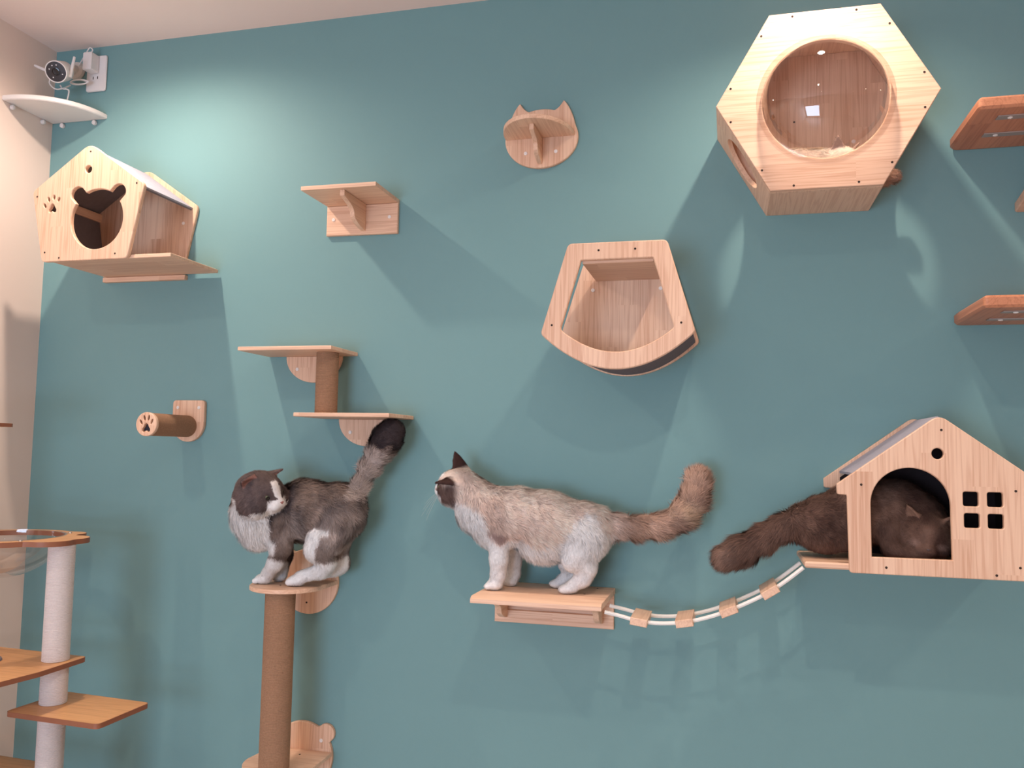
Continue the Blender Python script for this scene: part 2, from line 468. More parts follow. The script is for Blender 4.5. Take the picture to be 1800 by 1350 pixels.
# ------------------------------------------------------------------ single step with one bracket
def s_bracket(y_front, z_top, z_bot, y_back, bulge=0.012):
    """profile in the (y, z) plane of a shelf bracket with a wavy front"""
    pts = [(y_back, z_top), (y_front, z_top)]
    pts += [(y_front+0.0, z_top-0.018)]
    N = 12
    for i in range(1, N):
        s = i/N
        y = y_front+(y_back-y_front)*(s**1.0)*0.92
        z = z_top-0.018+(z_bot-z_top+0.018)*s
        pts.append((y+bulge*math.sin(s*2*PI), z))
    pts += [(y_back-0.001, z_bot), (y_back, z_bot)]
    return pts
st = thing('bracket_wall_step', 'small rectangular pine step with a single middle bracket, right of the bear-door house', 'wall shelf', (1.263, 0, 2.194))
obj('board', plate([(1.1375, -0.192), (1.389, -0.192), (1.389, 0), (1.1375, 0)], (), 2.293, 2.306, 'XY', 0.001), 'pine_b', st)
obj('back_plate', plate([(1.1375, 2.194), (1.389, 2.192), (1.389, 2.2925), (1.1375, 2.2925)], (), 0.0, 0.014, 'XZ', 0.002), 'pine_h', st)
obj('bracket', plate(s_bracket(-0.175, 2.2925, 2.204, -0.0145, 0.022), (), 1.262, 1.278, 'YZ', 0.001), 'pine_side', st)
screws(st, [(1.163, 2.247), (1.361, 2.247)], 0.014)

# ------------------------------------------------------------------ cat-face step
CX, CZ = 1.862, 2.470
def catface(th):
    c, s = math.cos(th), math.sin(th)
    rx, rz = 0.116, 0.094
    r = 1/math.sqrt((c/rx)**2+(s/rz)**2)
    return r
base = []
for i in range(160):
    th = -PI/2+2*PI*i/160
    r = catface(th); base.append((CX+r*math.cos(th), CZ+r*math.sin(th)))
def ear_insert(pts):
    out = []
    for x, z in pts:
        dx = x-CX
        if z > CZ and 0.040 < abs(dx) < 0.107:
            q = abs(dx); tip = 0.070
            zz = z+(0.118-(z-CZ))*((q-0.040)/(tip-0.040))**1.25 if q < tip else z+(0.118-(z-CZ))*(1-((q-tip)/(0.107-tip))**1.0)**0.9
            out.append((x, max(z, zz)))
        else: out.append((x, z))
    return out
cf = thing('cat_face_wall_step', 'cat-head-shaped pine wall plate with ears and a half-round step', 'wall shelf', (CX, 0, 2.376))
obj('back_plate', plate(ear_insert(base), (), 0.0, 0.014, 'XZ', 0.002), 'pine_v', cf)
hd = [(1.858+0.110*math.cos(a), -0.0145-0.162*math.sin(a)) for a in [PI*i/32 for i in range(33)]]
obj('half_round_board', plate(hd, (), 2.471, 2.485, 'XY', 0.0015), 'pine_d', cf)
obj('bracket', plate(s_bracket(-0.135, 2.4705, 2.388, -0.0145, 0.018), (), 1.852, 1.866, 'YZ', 0.001), 'pine_side', cf)
screws(cf, [(1.813, 2.425), (1.909, 2.425)], 0.014)

# ------------------------------------------------------------------ bear-door house (upper left)
GX = 0.425
def gable(cx, ze, hw_e, zb, hw_b, za, r): return rounded([(cx-hw_b, zb), (cx+hw_b, zb), (cx+hw_e, ze), (cx, za), (cx-hw_e, ze)], r)
h1 = thing('bear_door_cat_house', 'pine pentagon cat house with a bear-head door and paw cut-out', 'cat house', (GX, 0, 2.07))
def bear(th): return max(ray_circle(th, 0, 0, 0.0985), ray_circle(th, -0.077, 0.083, 0.027), ray_circle(th, 0.077, 0.083, 0.027))
bh = radial(0.466, 2.214, bear, 120)
def ellp(cx, cz, rx, rz, rot, n=14):
    c, s = math.cos(rot), math.sin(rot)
    return [(cx+rx*math.cos(2*PI*i/n)*c-rz*math.sin(2*PI*i/n)*s, cz+rx*math.cos(2*PI*i/n)*s+rz*math.sin(2*PI*i/n)*c) for i in range(n)]
def pawpad(cx, cz, k):
    return [(cx+x*k, cz+z*k) for x, z in ((0, 1.0), (0.38, 0.72), (0.62, 0.2), (0.95, -0.25), (0.9, -0.72), (0.55, -0.95), (0.2, -0.7), (0, -0.6), (-0.2, -0.7), (-0.55, -0.95), (-0.9, -0.72), (-0.95, -0.25), (-0.62, 0.2), (-0.38, 0.72))]
paw = [pawpad(0.292, 2.258, 0.0155)]+[ellp(0.292+x, 2.258+z, 0.0042, 0.008, r) for x, z, r in ((-0.030, 0.010, 0.5), (-0.016, 0.030, 0.25), (0.004, 0.036, -0.1), (0.023, 0.028, -0.45))]
obj('front_panel', plate(gable(GX, 2.318, 0.2145, 2.081, 0.163, 2.466, [0.018, 0.018, 0.022, 0.045, 0.022]), [bh, circ(0.424, 2.3795, 0.0125, 24)]+paw, 0.266, 0.281, 'XZ', 0.002), 'pine_v', h1)
obj('back_panel', plate(gable(GX+0.006, 2.322, 0.2145, 2.083, 0.163, 2.468, [0.018, 0.018, 0.022, 0.045, 0.022]), (), 0.0, 0.013, 'XZ', 0.002), 'pine_v', h1)
def slab(p0, p1, thick, y0, y1):
    """board spanning from one point to another in the x-z plane, between two depths"""
    p0, p1 = Vector(p0), Vector(p1); d = (p1-p0).normalized(); nn = Vector((-d.y, d.x))*thick
    return plate([p0, p1, p1+nn, p0+nn], (), y0, y1, 'XZ', 0.0008)
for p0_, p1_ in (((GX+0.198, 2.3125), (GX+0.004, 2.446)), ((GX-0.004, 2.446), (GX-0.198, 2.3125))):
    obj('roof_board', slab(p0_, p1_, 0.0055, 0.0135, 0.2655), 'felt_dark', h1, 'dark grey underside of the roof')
obj('roof', slab((GX+0.2, 2.3175), (GX+0.004, 2.452), 0.006, 0.0135, 0.2655), 'felt_grey', h1, 'light grey felt roof slope')
obj('roof', slab((GX-0.004, 2.452), (GX-0.2, 2.3175), 0.006, 0.0135, 0.2655), 'felt_grey', h1, 'light grey felt roof slope')
obj('eave_beam', box(GX-0.199, GX-0.172, -0.2655, -0.0135, 2.284, 2.313, 0.001), 'pine_side', h1)
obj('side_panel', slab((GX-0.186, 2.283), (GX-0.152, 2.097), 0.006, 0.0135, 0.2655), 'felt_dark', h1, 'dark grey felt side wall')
obj('floor_board', plate([(0.285, -0.2655), (0.736, -0.2655), (0.736, -0.0135), (0.285, -0.0135)], (), 2.084, 2.096, 'XY', 0.0015), 'pine_b', h1)
obj('cleat', box(0.275, 0.609, -0.018, -0.0005, 2.066, 2.0825, 0.001), 'pine_b', h1)
heads(h1, [(GX+0.004, 2.438), (GX+0.185, 2.322), (GX-0.195, 2.300), (GX-0.152, 2.112), (GX-0.095, 2.092), (GX+0.118, 2.098)], 0.281)
screws(h1, [(0.590, 2.265)], 0.013)

# ------------------------------------------------------------------ arch-door house (lower right)
KX = 2.919
h2 = thing('arch_door_cat_house', 'pine cat house with an arched door and four square windows', 'cat house', (KX, 0, 1.21))
def gable2(cx, dz=0.0):
    p = [(cx-0.207, 1.215+dz), (cx+0.207, 1.215+dz), (cx+0.211, 1.404+dz), (cx+0.2335, 1.405+dz), (cx+0.2345, 1.430+dz), (cx+0.0, 1.603+dz), (cx-0.2345, 1.430+dz), (cx-0.2335, 1.405+dz), (cx-0.211, 1.404+dz)]
    return rounded(p, [0.008, 0.008, 0.004, 0.006, 0.006, 0.03, 0.006, 0.006, 0.004])
door = [(2.763, 1.2555), (2.942, 1.2565)]+arc(2.8515, 1.384, 0.0895, 0, 180, 28)
wins = []
for a, b in ((2.967, 1.385), (3.019, 1.385), (2.9685, 1.334), (3.0195, 1.334)):
    wins.append(rounded([(a, b), (a+0.0345, b), (a+0.0345, b+0.035), (a, b+0.035)], 0.006, 4))
obj('front_panel', plate(gable2(KX), [door, circ(2.914, 1.509, 0.0135, 24)]+wins, 0.266, 0.281, 'XZ', 0.0018), 'pine_v', h2)
obj('back_panel', plate(gable2(KX-0.003, 0.006), (), 0.0, 0.013, 'XZ', 0.0018), 'pine_v', h2)
# felt roof mats sag between the gables
def felt(x0, z0, x1, z1, sag, name='roof'):
    v, fc = [], []; nu, nv = 14, 10
    for k in range(2):
        for i in range(nu+1):
            for j in range(nv+1):
                s, t = i/nu, j/nv
                z = z0+(z1-z0)*s-sag*math.sin(PI*t)*math.sin(PI*s)*(1+0.35*math.sin(7*s+3*t))
                v.append((x0+(x1-x0)*s, -0.0145-0.250*t, z-(0.006 if k else 0)))
    m = (nu+1)*(nv+1)
    for i in range(nu):
        for j in range(nv):
            a = i*(nv+1)+j; q = (a, a+1, a+nv+2, a+nv+1); fc.append(q); fc.append(tuple(m+w_ for w_ in q[::-1]))
    rim = [i*(nv+1) for i in range(nu+1)]+[nu*(nv+1)+j for j in range(1, nv+1)]+[i*(nv+1)+nv for i in range(nu-1, -1, -1)]+[j for j in range(nv-1, 0, -1)]
    for a, b in zip(rim, rim[1:]+rim[:1]): fc.append((a, b, m+b, m+a))
    return mesh_from(v, fc)
obj('roof', felt(KX-0.196, 1.458, KX, 1.600, 0.004), 'felt_grey', h2, 'sagging grey felt roof mat')
obj('roof', felt(KX+0.196, 1.458, KX, 1.600, 0.004), 'felt_grey', h2, 'sagging grey felt roof mat')
obj('side_panel', box(KX+0.193, KX+0.205, -0.2655, -0.0135, 1.2365, 1.405, 0.001), 'pine_side', h2)
obj('floor_board', plate([(2.609, -0.2655), (3.122, -0.2655), (3.122, -0.0135), (2.609, -0.0135)], (), 1.2195, 1.2355, 'XY', 0.004), 'pine_b', h2)
obj('shade_sheet', plate([(KX-0.195, 1.2365), (KX+0.192, 1.2365), (KX+0.192, 1.44), (KX, 1.585), (KX-0.195, 1.44)], (), 0.0135, 0.017, 'XZ', 0), 'interior_shade', h2, 'added dark sheet that deepens the shade inside the house')  # sheets added on the back and right side only to darken the interior
obj('shade_sheet', box(KX+0.189, KX+0.1925, -0.2655, -0.0172, 1.2365, 1.43, 0), 'interior_shade', h2, 'added dark sheet that deepens the shade inside the house')
heads(h2, [(KX+0.004, 1.566), (2.741, 1.430), (3.080, 1.424), (2.795, 1.232), (3.035, 1.226), (3.085, 1.246)], 0.281)

# ------------------------------------------------------------------ two-tier step with jute post
t2 = thing('two_tier_wall_step', 'two staggered pine boards joined by a short jute-wrapped post', 'wall shelf', (1.2, 0, 1.505))
obj('board', plate([(0.939, -0.19), (1.2585, -0.19), (1.2585, 0), (0.939, 0)], (), 1.794, 1.806, 'XY', 0.0015), 'pine_b', t2)
obj('board', plate([(1.146, -0.20), (1.458, -0.20), (1.458, 0), (1.146, 0)], (), 1.589, 1.601, 'XY', 0.0015), 'pine_b', t2)
for cx, zt in ((1.108, 1.7935), (1.305, 1.5885)):
    bp_ = obj('half_round_plate', plate(arc(cx, zt, 0.1, 180, 360, 32, 0.086), (), 0.0, 0.013, 'XZ', 0.0015), 'pine_v', t2)
    screws(t2, [(cx-0.058, zt-0.042), (cx+0.058, zt-0.042)], 0.013)
obj('post', rope_post((1.203, -0.10, 1.6015), (0, 0, 1), 0.192, 0.0352), 'jute', t2, 'jute-wrapped post')

# ------------------------------------------------------------------ scratching peg with paw
pg = thing('jute_scratching_peg', 'short jute-wrapped peg with a paw-print end, sticking out of the wall', 'scratching post', (0.6465, 0, 1.508))
obj('back_plate', plate(rounded([(0.585, 1.57), (0.585, 1.648), (0.7085, 1.648), (0.7085, 1.57)], [0, 0.014, 0.014, 0])+arc(0.6467, 1.571, 0.0618, 0, -180, 28, 0.064)[1:-1], (), 0.0, 0.015, 'XZ', 0.002), 'pine_v', pg)
obj('peg', rope_post((0.6465, -0.0155, 1.5595), (0, -1, 0), 0.196, 0.0365, 0.004), 'jute', pg, 'jute winding')
tz = [(-0.0185, 0.003, 0.55), (-0.0075, 0.0145, 0.25), (0.0075, 0.0150, -0.2), (0.0185, 0.005, -0.4)]
pw_h = [pawpad(0.6465, 1.5485, 0.0150)]+[ellp(0.6465+a*1.05, 1.5595+b*1.15+0.003, 0.0034, 0.0088, r) for a, b, r in tz]
obj('end_cap', plate(circ(0.6465, 1.5595, 0.038, 48), pw_h, 0.2120, 0.224, 'XZ', 0.0015), 'pine_v', pg)
obj('paw_inlay', plate(circ(0.6465, 1.5595, 0.034, 32), (), 0.2116, 0.2119, 'XZ', 0), 'paw_black', pg, 'black backing of the paw cut-out')
screws(pg, [(0.606, 1.623), (0.688, 1.623)], 0.015)

# ------------------------------------------------------------------ tall jute post with bear plates
BX = 1.118
tp = thing('tall_jute_cat_post', 'tall brown jute-wrapped post with round pine platforms and bear-shaped wall plates', 'scratching post', (BX, -0.185, 0))
def bearplate(cz):
    f = lambda th: max(ray_circle(th, 0, 0, 0.103), ray_circle(th, -0.078, 0.072, 0.030), ray_circle(th, 0.078, 0.072, 0.030))
    return radial(BX, cz, f, 110)
def platform(zt):
    p = arc(BX-0.006, -0.135, 0.112, 180, 360, 36)
    p = [(x, y) for x, y in p]
    p += [(BX+0.103, -0.0145), (BX-0.10, -0.0145)]
    return plate(rounded(p, [0]*37+[0.0, 0.0]), (), zt-0.013, zt, 'XY', 0.0015)
for cz, zt in ((1.067, 1.076), (0.527, 0.545)):
    obj('bear_plate', plate(bearplate(cz), (), 0.0, 0.014, 'XZ', 0.002), 'pine_v', tp)
    obj('platform', platform(zt), 'pine_b', tp)
screws(tp, [(1.183, 0.577), (1.053, 0.577)], 0.014)
heads(tp, [(1.115, 1.0)], 0.014)
put('screw', HOLE, tp, (1.105, -0.165, 1.076), (-PI/2, 0, 0)); put('screw', HOLE, tp, (1.135, -0.06, 0.545), (-PI/2, 0, 0))
obj('post', rope_post((BX, -0.185, 0.545), (0, 0, 1), 0.518, 0.0450), 'jute', tp, 'jute-wrapped post')
obj('post', rope_post((BX, -0.185, 0.02), (0, 0, 1), 0.512, 0.0450), 'jute', tp, 'jute-wrapped post')
obj('base', plate(circ(BX, -0.185, 0.16, 48), (), 0.0, 0.02, 'XY', 0.003), 'pine_b', tp)

# ------------------------------------------------------------------ wide shelf under the cream cat
ws = thing('wide_wall_shelf', 'wide pine wall shelf with two brackets where the cream cat stands', 'wall shelf', (1.922, 0, 0.983))
def board_chamfer():
    return plate([(-0.281, 1.083), (-0.281, 1.094), (-0.268, 1.101), (-0.0005, 1.101), (-0.0005, 1.083)], (), 1.744, 2.103, 'YZ', 0.001)
obj('board', board_chamfer(), 'pine_b', ws)
obj('back_plate', plate([(1.741, 0.983), (2.101, 0.983), (2.101, 1.0825), (1.741, 1.0825)], (), 0.0, 0.014, 'XZ', 0.0015), 'pine_h', ws)
for x in (1.766, 2.052):
    obj('bracket', plate(s_bracket(-0.16, 1.0825, 0.998, -0.0145, 0.016), (), x, x+0.017, 'YZ', 0.001), 'pine_side', ws)
obj('cleat', box(1.783, 2.052, -0.026, -0.0145, 1.0, 1.022, 0.001), 'pine_h', ws)
screws(ws, [(1.835, 1.053), (2.02, 1.053)], 0.014)
put('screw', HOLE, ws, (2.035, -0.14, 1.101), (-PI/2, 0, 0)); put('screw', HOLE, ws, (2.055, -0.03, 1.101), (-PI/2, 0, 0))

# ------------------------------------------------------------------ rope bridge
br = thing('rope_bridge', 'white rope bridge with four small pine slats, hung from shelf to house', 'bridge', (2.36, -0.15, 1.03))
rp = [(1062, 1077), (1090, 1084), (1123, 1093), (1160, 1097), (1203, 1095), (1242, 1087), (1281, 1074.5), (1320, 1058), (1354, 1041), (1385, 1020), (1413, 998.5)]
rxz = [at(u, v, 0.215) for u, v in rp]
def smooth_path(pts, k=5):
    out = []; n = len(pts)
    for i in range(n-1):
        p0, p1, p2, p3 = (np.array(pts[max(0, min(n-1, j))]) for j in (i-1, i, i+1, i+2))
        for s in range(k):
            t = s/k
            out.append(0.5*((2*p1)+(p2-p0)*t+(2*p0-5*p1+4*p2-p3)*t*t+(3*p1-p0-3*p2+p3)*t**3))
    out.append(np.array(pts[-1])); return out
cur = smooth_path([(p[0], p[2]) for p in rxz], 5)
for d in (0.205, 0.105):
    obj('rope', tube([(x, -d, z) for x, z in cur], 0.0052, 8), 'cotton_rope', br, 'white cotton rope')
for u, v in ((1123.5, 1091.5), (1202.7, 1092.9), (1281, 1072), (1354, 1038.9)):
    c = at(u, v, 0.22); i = min(range(len(cur)), key=lambda k: abs(cur[k][0]-c[0]))
    a, b = cur[max(0, i-2)], cur[min(len(cur)-1, i+2)]
    d = Vector((b[0]-a[0], b[1]-a[1])).normalized(); nn = Vector((-d.y, d.x)); q = Vector((cur[i][0], cur[i][1]))
    hw, th = 0.0225, 0.010
    obj('slat', plate([q-d*hw-nn*th, q+d*hw-nn*th, q+d*hw+nn*th, q-d*hw+nn*th], (), 0.085, 0.225, 'XZ', 0.0015), 'pine_side', br)

# ------------------------------------------------------------------ two thick cherry shelves at the right edge
for zt, lab, k in ((2.378, 'thick reddish wooden shelf with metal strips, upper one at the right edge', 0), (1.889, 'thick reddish wooden shelf with metal strips, lower one at the right edge', 1)):
    s = thing('thick_wall_shelf', lab, 'wall shelf', (3.3, 0, zt-0.03), 'thick shelves at the right edge')
    obj('board', plate(rounded([(3.018, -0.30), (3.58, -0.30), (3.58, -0.0005), (3.018, -0.0005)], [0.012, 0.012, 0.03, 0.03]), (), zt-0.03, zt, 'XY', 0.006), 'cherry', s)
    for y in (-0.235, -0.115):
        sp_ = obj('metal_strip', plate([(3.075, y-0.013), (3.52, y-0.013), (3.52, y+0.013), (3.075, y+0.013)], (), zt-0.033, zt-0.0302, 'XY', 0.0005), 'steel_strip', s, 'grey metal strip')
        for x in (3.105, 3.30):
            put('screw', bpy.data.meshes.get('screw_cap'), s, (x, y, zt-0.033), (PI/2, 0, 0))
# the tip of one more board that only just enters the frame between them
tip = at(1794, 340, 0.12)
single('wall_step', plate(rounded([(tip[0], -0.16), (tip[0]+0.3, -0.22), (tip[0]+0.3, -0.0005), (tip[0]+0.02, -0.0005)], 0.012), (), tip[2]-0.018, tip[2]+0.008, 'XY', 0.003), 'pine_b', 'pine board tip at the right edge between the two thick shelves', 'wall shelf')

# ------------------------------------------------------------------ corner shelf, camera, outlet
cs = thing('corner_shelf', 'white rounded corner shelf under the security camera', 'corner shelf', (0.0, 0.0, 2.67))
cpts = [(0.0005, -0.0005), (0.0005, -0.225)]
for i in range(1, 24):
    a = math.radians(90*i/24); cpts.append((0.0005+0.238*math.sin(a)**0.92*1.0, -0.0005-0.2245*math.cos(a)**0.92))
cpts.append((0.2385, -0.0005))
obj('board', plate(cpts, (), 2.672, 2.690, 'XY', 0.003), 'white_laminate', cs)
def clip(p, axis):
    return lathe([(0.006, 0.0), (0.0085, 0.001), (0.0085, 0.010), (0.005, 0.013), (0.0, 0.0135)], p, axis, 16)
for p, ax in (((0.0005, -0.185, 2.661), (1, 0, 0)), ((0.0005, -0.05, 2.661), (1, 0, 0)), ((0.19, -0.0005, 2.661), (0, -1, 0)), ((0.05, -0.0005, 2.661), (0, -1, 0))):
    obj('support_clip', clip(p, ax), 'white_plastic', cs)

sc_ = thing('security_camera', 'white bullet security camera with a black face and two antennas', 'camera', (0.10, -0.06, 2.75))
fc_ = Vector(at(99, 126, 0.15)); fdir = (fc_-Vector(at(127, 124, 0.035))).normalized()
obj('body', lathe([(0.030, -0.072), (0.034, -0.064), (0.0365, -0.02), (0.0375, 0.0), (0.0365, 0.004), (0.0340, 0.004), (0.0335, 0.0015), (0.0, 0.0015)], fc_, fdir, 36), 'white_plastic', sc_)
face = obj('face', lathe([(0.0, 0.0016), (0.0333, 0.0016), (0.0333, 0.0030), (0.0, 0.0036)], fc_, fdir, 36), 'lens_dark', sc_, 'black glossy face')
obj('lens', lathe([(0.0135, 0.0034), (0.0135, 0.0060), (0.011, 0.0064), (0.010, 0.0048), (0.0, 0.0044)], fc_, fdir, 28), 'black_glass', face)
sx = fdir.cross(Vector((0, 0, 1))).normalized(); sy = sx.cross(fdir)
for an in (20, 62, 100, 200, 300):
    q = fc_+fdir*0.0034+sx*0.0225*math.cos(math.radians(an))+sy*0.0225*math.sin(math.radians(an))
    obj('led', lathe([(0.0, 0.0), (0.0024, 0.0), (0.002, 0.0012), (0.0, 0.0015)], q, fdir, 10), 'led', face)
bk = fc_-fdir*0.055
mb = Vector(at(137, 126, 0.0005))
obj('mount_base', lathe([(0.033, 0.0), (0.034, 0.004), (0.031, 0.012), (0.018, 0.016), (0.014, 0.03), (0.0, 0.031)], mb, (0, -1, 0), 32), 'ivory_plastic', sc_)
obj('arm', tube([mb+Vector((0, -0.02, 0)), mb+Vector((-0.004, -0.045, -0.002)), bk+Vector((0.004, 0.0, -0.012)), bk], [0.012, 0.011, 0.010, 0.012], 12), 'ivory_plastic', sc_)
for a, b in ((at(98, 127, 0.10)-np.array([0.02, 0, 0]), at(61, 115, 0.12)), (at(123, 136, 0.115), at(131, 100, 0.115))):
    b = np.asarray(b); b = np.array([max(b[0], 0.008), b[1], b[2]])
    obj('antenna', tube([a, np.asarray(a)*0.3+b*0.7, b], [0.0058, 0.005, 0.0042], 10), 'white_plastic', sc_)
loop = []
for i in range(60):
    a = 2*PI*i/19
    loop.append(at(138+15*math.cos(a)+0.05*i, 144+4.5*math.sin(a)+0.12*(i % 19)-0.08*i/3, 0.03+0.012*math.sin(a*0.5)+0.0002*i))
obj('cord', tube(smooth_path(loop, 3), 0.0022, 6), 'white_plastic', sc_, 'bundled white cord')
c2 = [at(u, v, d) for u, v, d in ((124, 150, 0.045), (112, 155, 0.075), (100, 157, 0.09), (92, 153, 0.09), (87, 146, 0.09), (88, 140, 0.095))]
obj('cord', tube(smooth_path(c2, 5), 0.0026, 6), 'white_plastic', sc_)
c3 = [at(u, v, d) for u, v, d in ((106, 150, 0.07), (110, 156, 0.075), (118, 157, 0.07), (121, 163, 0.065))]+[(0.112, -0.065, 2.6925)]
obj('cord', tube(smooth_path(c3, 5), 0.0026, 6), 'white_plastic', sc_)

po = thing('power_outlet', 'white double wall outlet plate beside the security camera', 'outlet', (0.187, 0, 2.778))
obj('plate', plate(rounded([(0.146, 2.778), (0.230, 2.778), (0.230, 2.912), (0.146, 2.912)], 0.010), (), 0.0003, 0.010, 'XZ', 0.003), 'white_plastic', po)
for x in (0.177, 0.196):
    obj('slot', plate([(x-0.0016, 2.823), (x+0.0016, 2.823), (x+0.0016, 2.833), (x-0.0016, 2.833)], (), 0.0095, 0.0105, 'XZ', 0), 'hole_dark', po)
pa = thing('power_adapter', 'white cube power adapter plugged into the outlet with a thin cord', 'adapter', (0.182, -0.03, 2.845))
obj('body', plate(rounded([(0.163, 2.843), (0.201, 2.843), (0.201, 2.908), (0.163, 2.908)], 0.005), (), 0.0105, 0.052, 'XZ', 0.003), 'white_plastic', pa)
c4 = [(0.184, -0.040, 2.907)]+[tuple(at(u, v, d)) for u, v, d in ((163, 88, .042), (158, 84, .045), (153, 91, .045), (146, 103, .035), (139, 115, .018))]
obj('cord', tube(smooth_path(c4, 6), [0.0022]*31, 6), 'white_plastic', pa)

# ------------------------------------------------------------------ cat tree at the left
ct = thing('cat_tree', 'floor-standing cat tree with white sisal posts, oak boards and a clear bowl', 'cat tree', (0.35, -0.45, 0))
TX, TY = 0.517, -0.40
RCX, RCY = 0.292, -0.395
def ring_out(th):
    lob = max(ray_circle(th, 0.197, 0.035, 0.068), ray_circle(th, 0.107, 0.132, 0.062), ray_circle(th, 0.20, -0.03, 0.068), ray_circle(th, 0, 0, 0.205))
    return lob
rp_ = [Vector(q) for q in radial(RCX, RCY, ring_out, 120)]; rin = inset(rp_, 0.0016)
ring_o = obj('bowl_ring', plate(rin, [circ(RCX, RCY, 0.172, 64)], 1.197, 1.212, 'XY', 0), 'oak_laminate', ct)
obj('edge_band', plate(rp_, [rin], 1.197, 1.2116, 'XY', 0), 'edge_brown', ring_o, 'dark brown edge band')
obj('edge_band', plate(circ(RCX, RCY, 0.172, 64), [circ(RCX, RCY, 0.1704, 64)], 1.197, 1.2116, 'XY', 0), 'edge_brown', ring_o, 'dark brown edge band')
bp = [(0.178, 0.003), (0.178, 0.0)]+[(0.168*math.cos(math.radians(a)), -0.125*math.sin(math.radians(a))) for a in range(0, 91, 6)]
obj('bowl', lathe(bp, (RCX, RCY, 1.2125), (0, 0, 1), 64, smooth=1.5, cap=False), 'acrylic', ct, 'clear acrylic bowl')
def board(pts, zt, r=0.02, th=0.014, name='board'):
    out = [Vector(q) for q in rounded(pts, r)]
    if area2(out) < 0: out.reverse()
    inn = inset(out, 0.0016)
    o = obj(name, plate(inn, (), zt-th, zt, 'XY', 0), 'oak_laminate', ct)
    obj('edge_band', plate(out, [inn], zt-th, zt-0.0004, 'XY', 0), 'edge_brown', o, 'dark brown edge band')
    return o
board([(0.02, -0.73), (0.54, -0.73), (0.575, -0.52), (0.572, -0.335), (0.02, -0.31)], 0.862, [0.03, 0.03, 0.05, 0.02, 0.03])
board([(0.452, -0.505), (0.775, -0.52), (0.778, -0.312), (0.466, -0.293)], 0.740, 0.018)
board([(0.02, -0.72), (0.50, -0.72), (0.505, -0.36), (0.02, -0.34)], 0.552)
board([(0.02, -0.68), (0.322, -0.66), (0.322, -0.40), (0.02, -0.42)], 1.552, 0.02, 0.011)
board([(0.02, -0.86), (0.62, -0.86), (0.62, -0.26), (0.02, -0.26)], 0.025, 0.03, 0.025, 'base')
for z0, z1 in ((0.8622, 1.1968), (0.7402, 0.8478), (0.0252, 0.7258)):
    obj('post', rope_post((TX, TY, z0), (0, 0, 1), z1-z0, 0.0372, 0.0042), 'white_sisal', ct, 'white sisal post')
obj('post', rope_post((0.10, -0.655, 0.0252), (0, 0, 1), 1.515, 0.0372, 0.006), 'white_sisal', ct, 'white sisal post')
pad_c = PZ = None
r_ = FW+RT*(0-900)/FPX-UP*(1160-675)/FPX; pad_c = CAM+r_*((0.862-CAM[2])/r_[2])
obj('hole_rim', lathe([(0.040, 0.0002), (0.052, 0.0002), (0.050, 0.006), (0.042, 0.006)], (pad_c[0]-0.035, pad_c[1]-0.03, 0.862), (0, 0, 1), 40, cap=False), 'felt_dark', ct, 'grey rim of the hole')
for an in (40, 120, 250):
    q = (RCX+0.185*math.cos(math.radians(an-70)), RCY+0.185*math.sin(math.radians(an-70)), 1.2125)
    obj('screw', lathe([(0.0, 0.0), (0.006, 0.0), (0.004, 0.003), (0.0, 0.0035)], q, (0, 0, 1), 12, cap=False), 'screw_steel', ct)
# ------------------------------------------------------------------ cats
def fur_mat(name, rough=0.85):
    m, nt, b = nodes_of(name)
    a = nt.nodes.new('ShaderNodeAttribute'); a.attribute_name = 'coat'
    n = nt.nodes.new('ShaderNodeTexNoise'); n.inputs['Scale'].default_value = 140; n.inputs['Detail'].default_value = 3
    tc = nt.nodes.new('ShaderNodeTexCoord'); nt.links.new(tc.outputs['Object'], n.inputs['Vector'])
    mr = nt.nodes.new('ShaderNodeMapRange'); mr.inputs[3].default_value = 0.86; mr.inputs[4].default_value = 1.14
    nt.links.new(n.outputs['Fac'], mr.inputs[0])
    vm = nt.nodes.new('ShaderNodeVectorMath'); vm.operation = 'SCALE'
    nt.links.new(a.outputs['Color'], vm.inputs[0]); nt.links.new(mr.outputs[0], vm.inputs['Scale'])
    nt.links.new(vm.outputs[0], b.inputs['Base Color'])
    b.inputs['Roughness'].default_value = rough; b.inputs['Specular IOR Level'].default_value = 0.15
    MATS[name] = m
fur_mat('cat_fur')
simple('eye_green', srgb(128, 138, 104), 0.08, 0.25, 300)
simple('eye_dark', srgb(14, 12, 14), 0.05, 0.1, 90)
simple('nose_pink', srgb(176, 120, 114), 0.45, 0.1, 200)
simple('nose_grey', srgb(70, 54, 50), 0.45, 0.1, 200)
simple('whisker', srgb(240, 236, 232), 0.4, 0.02, 50)

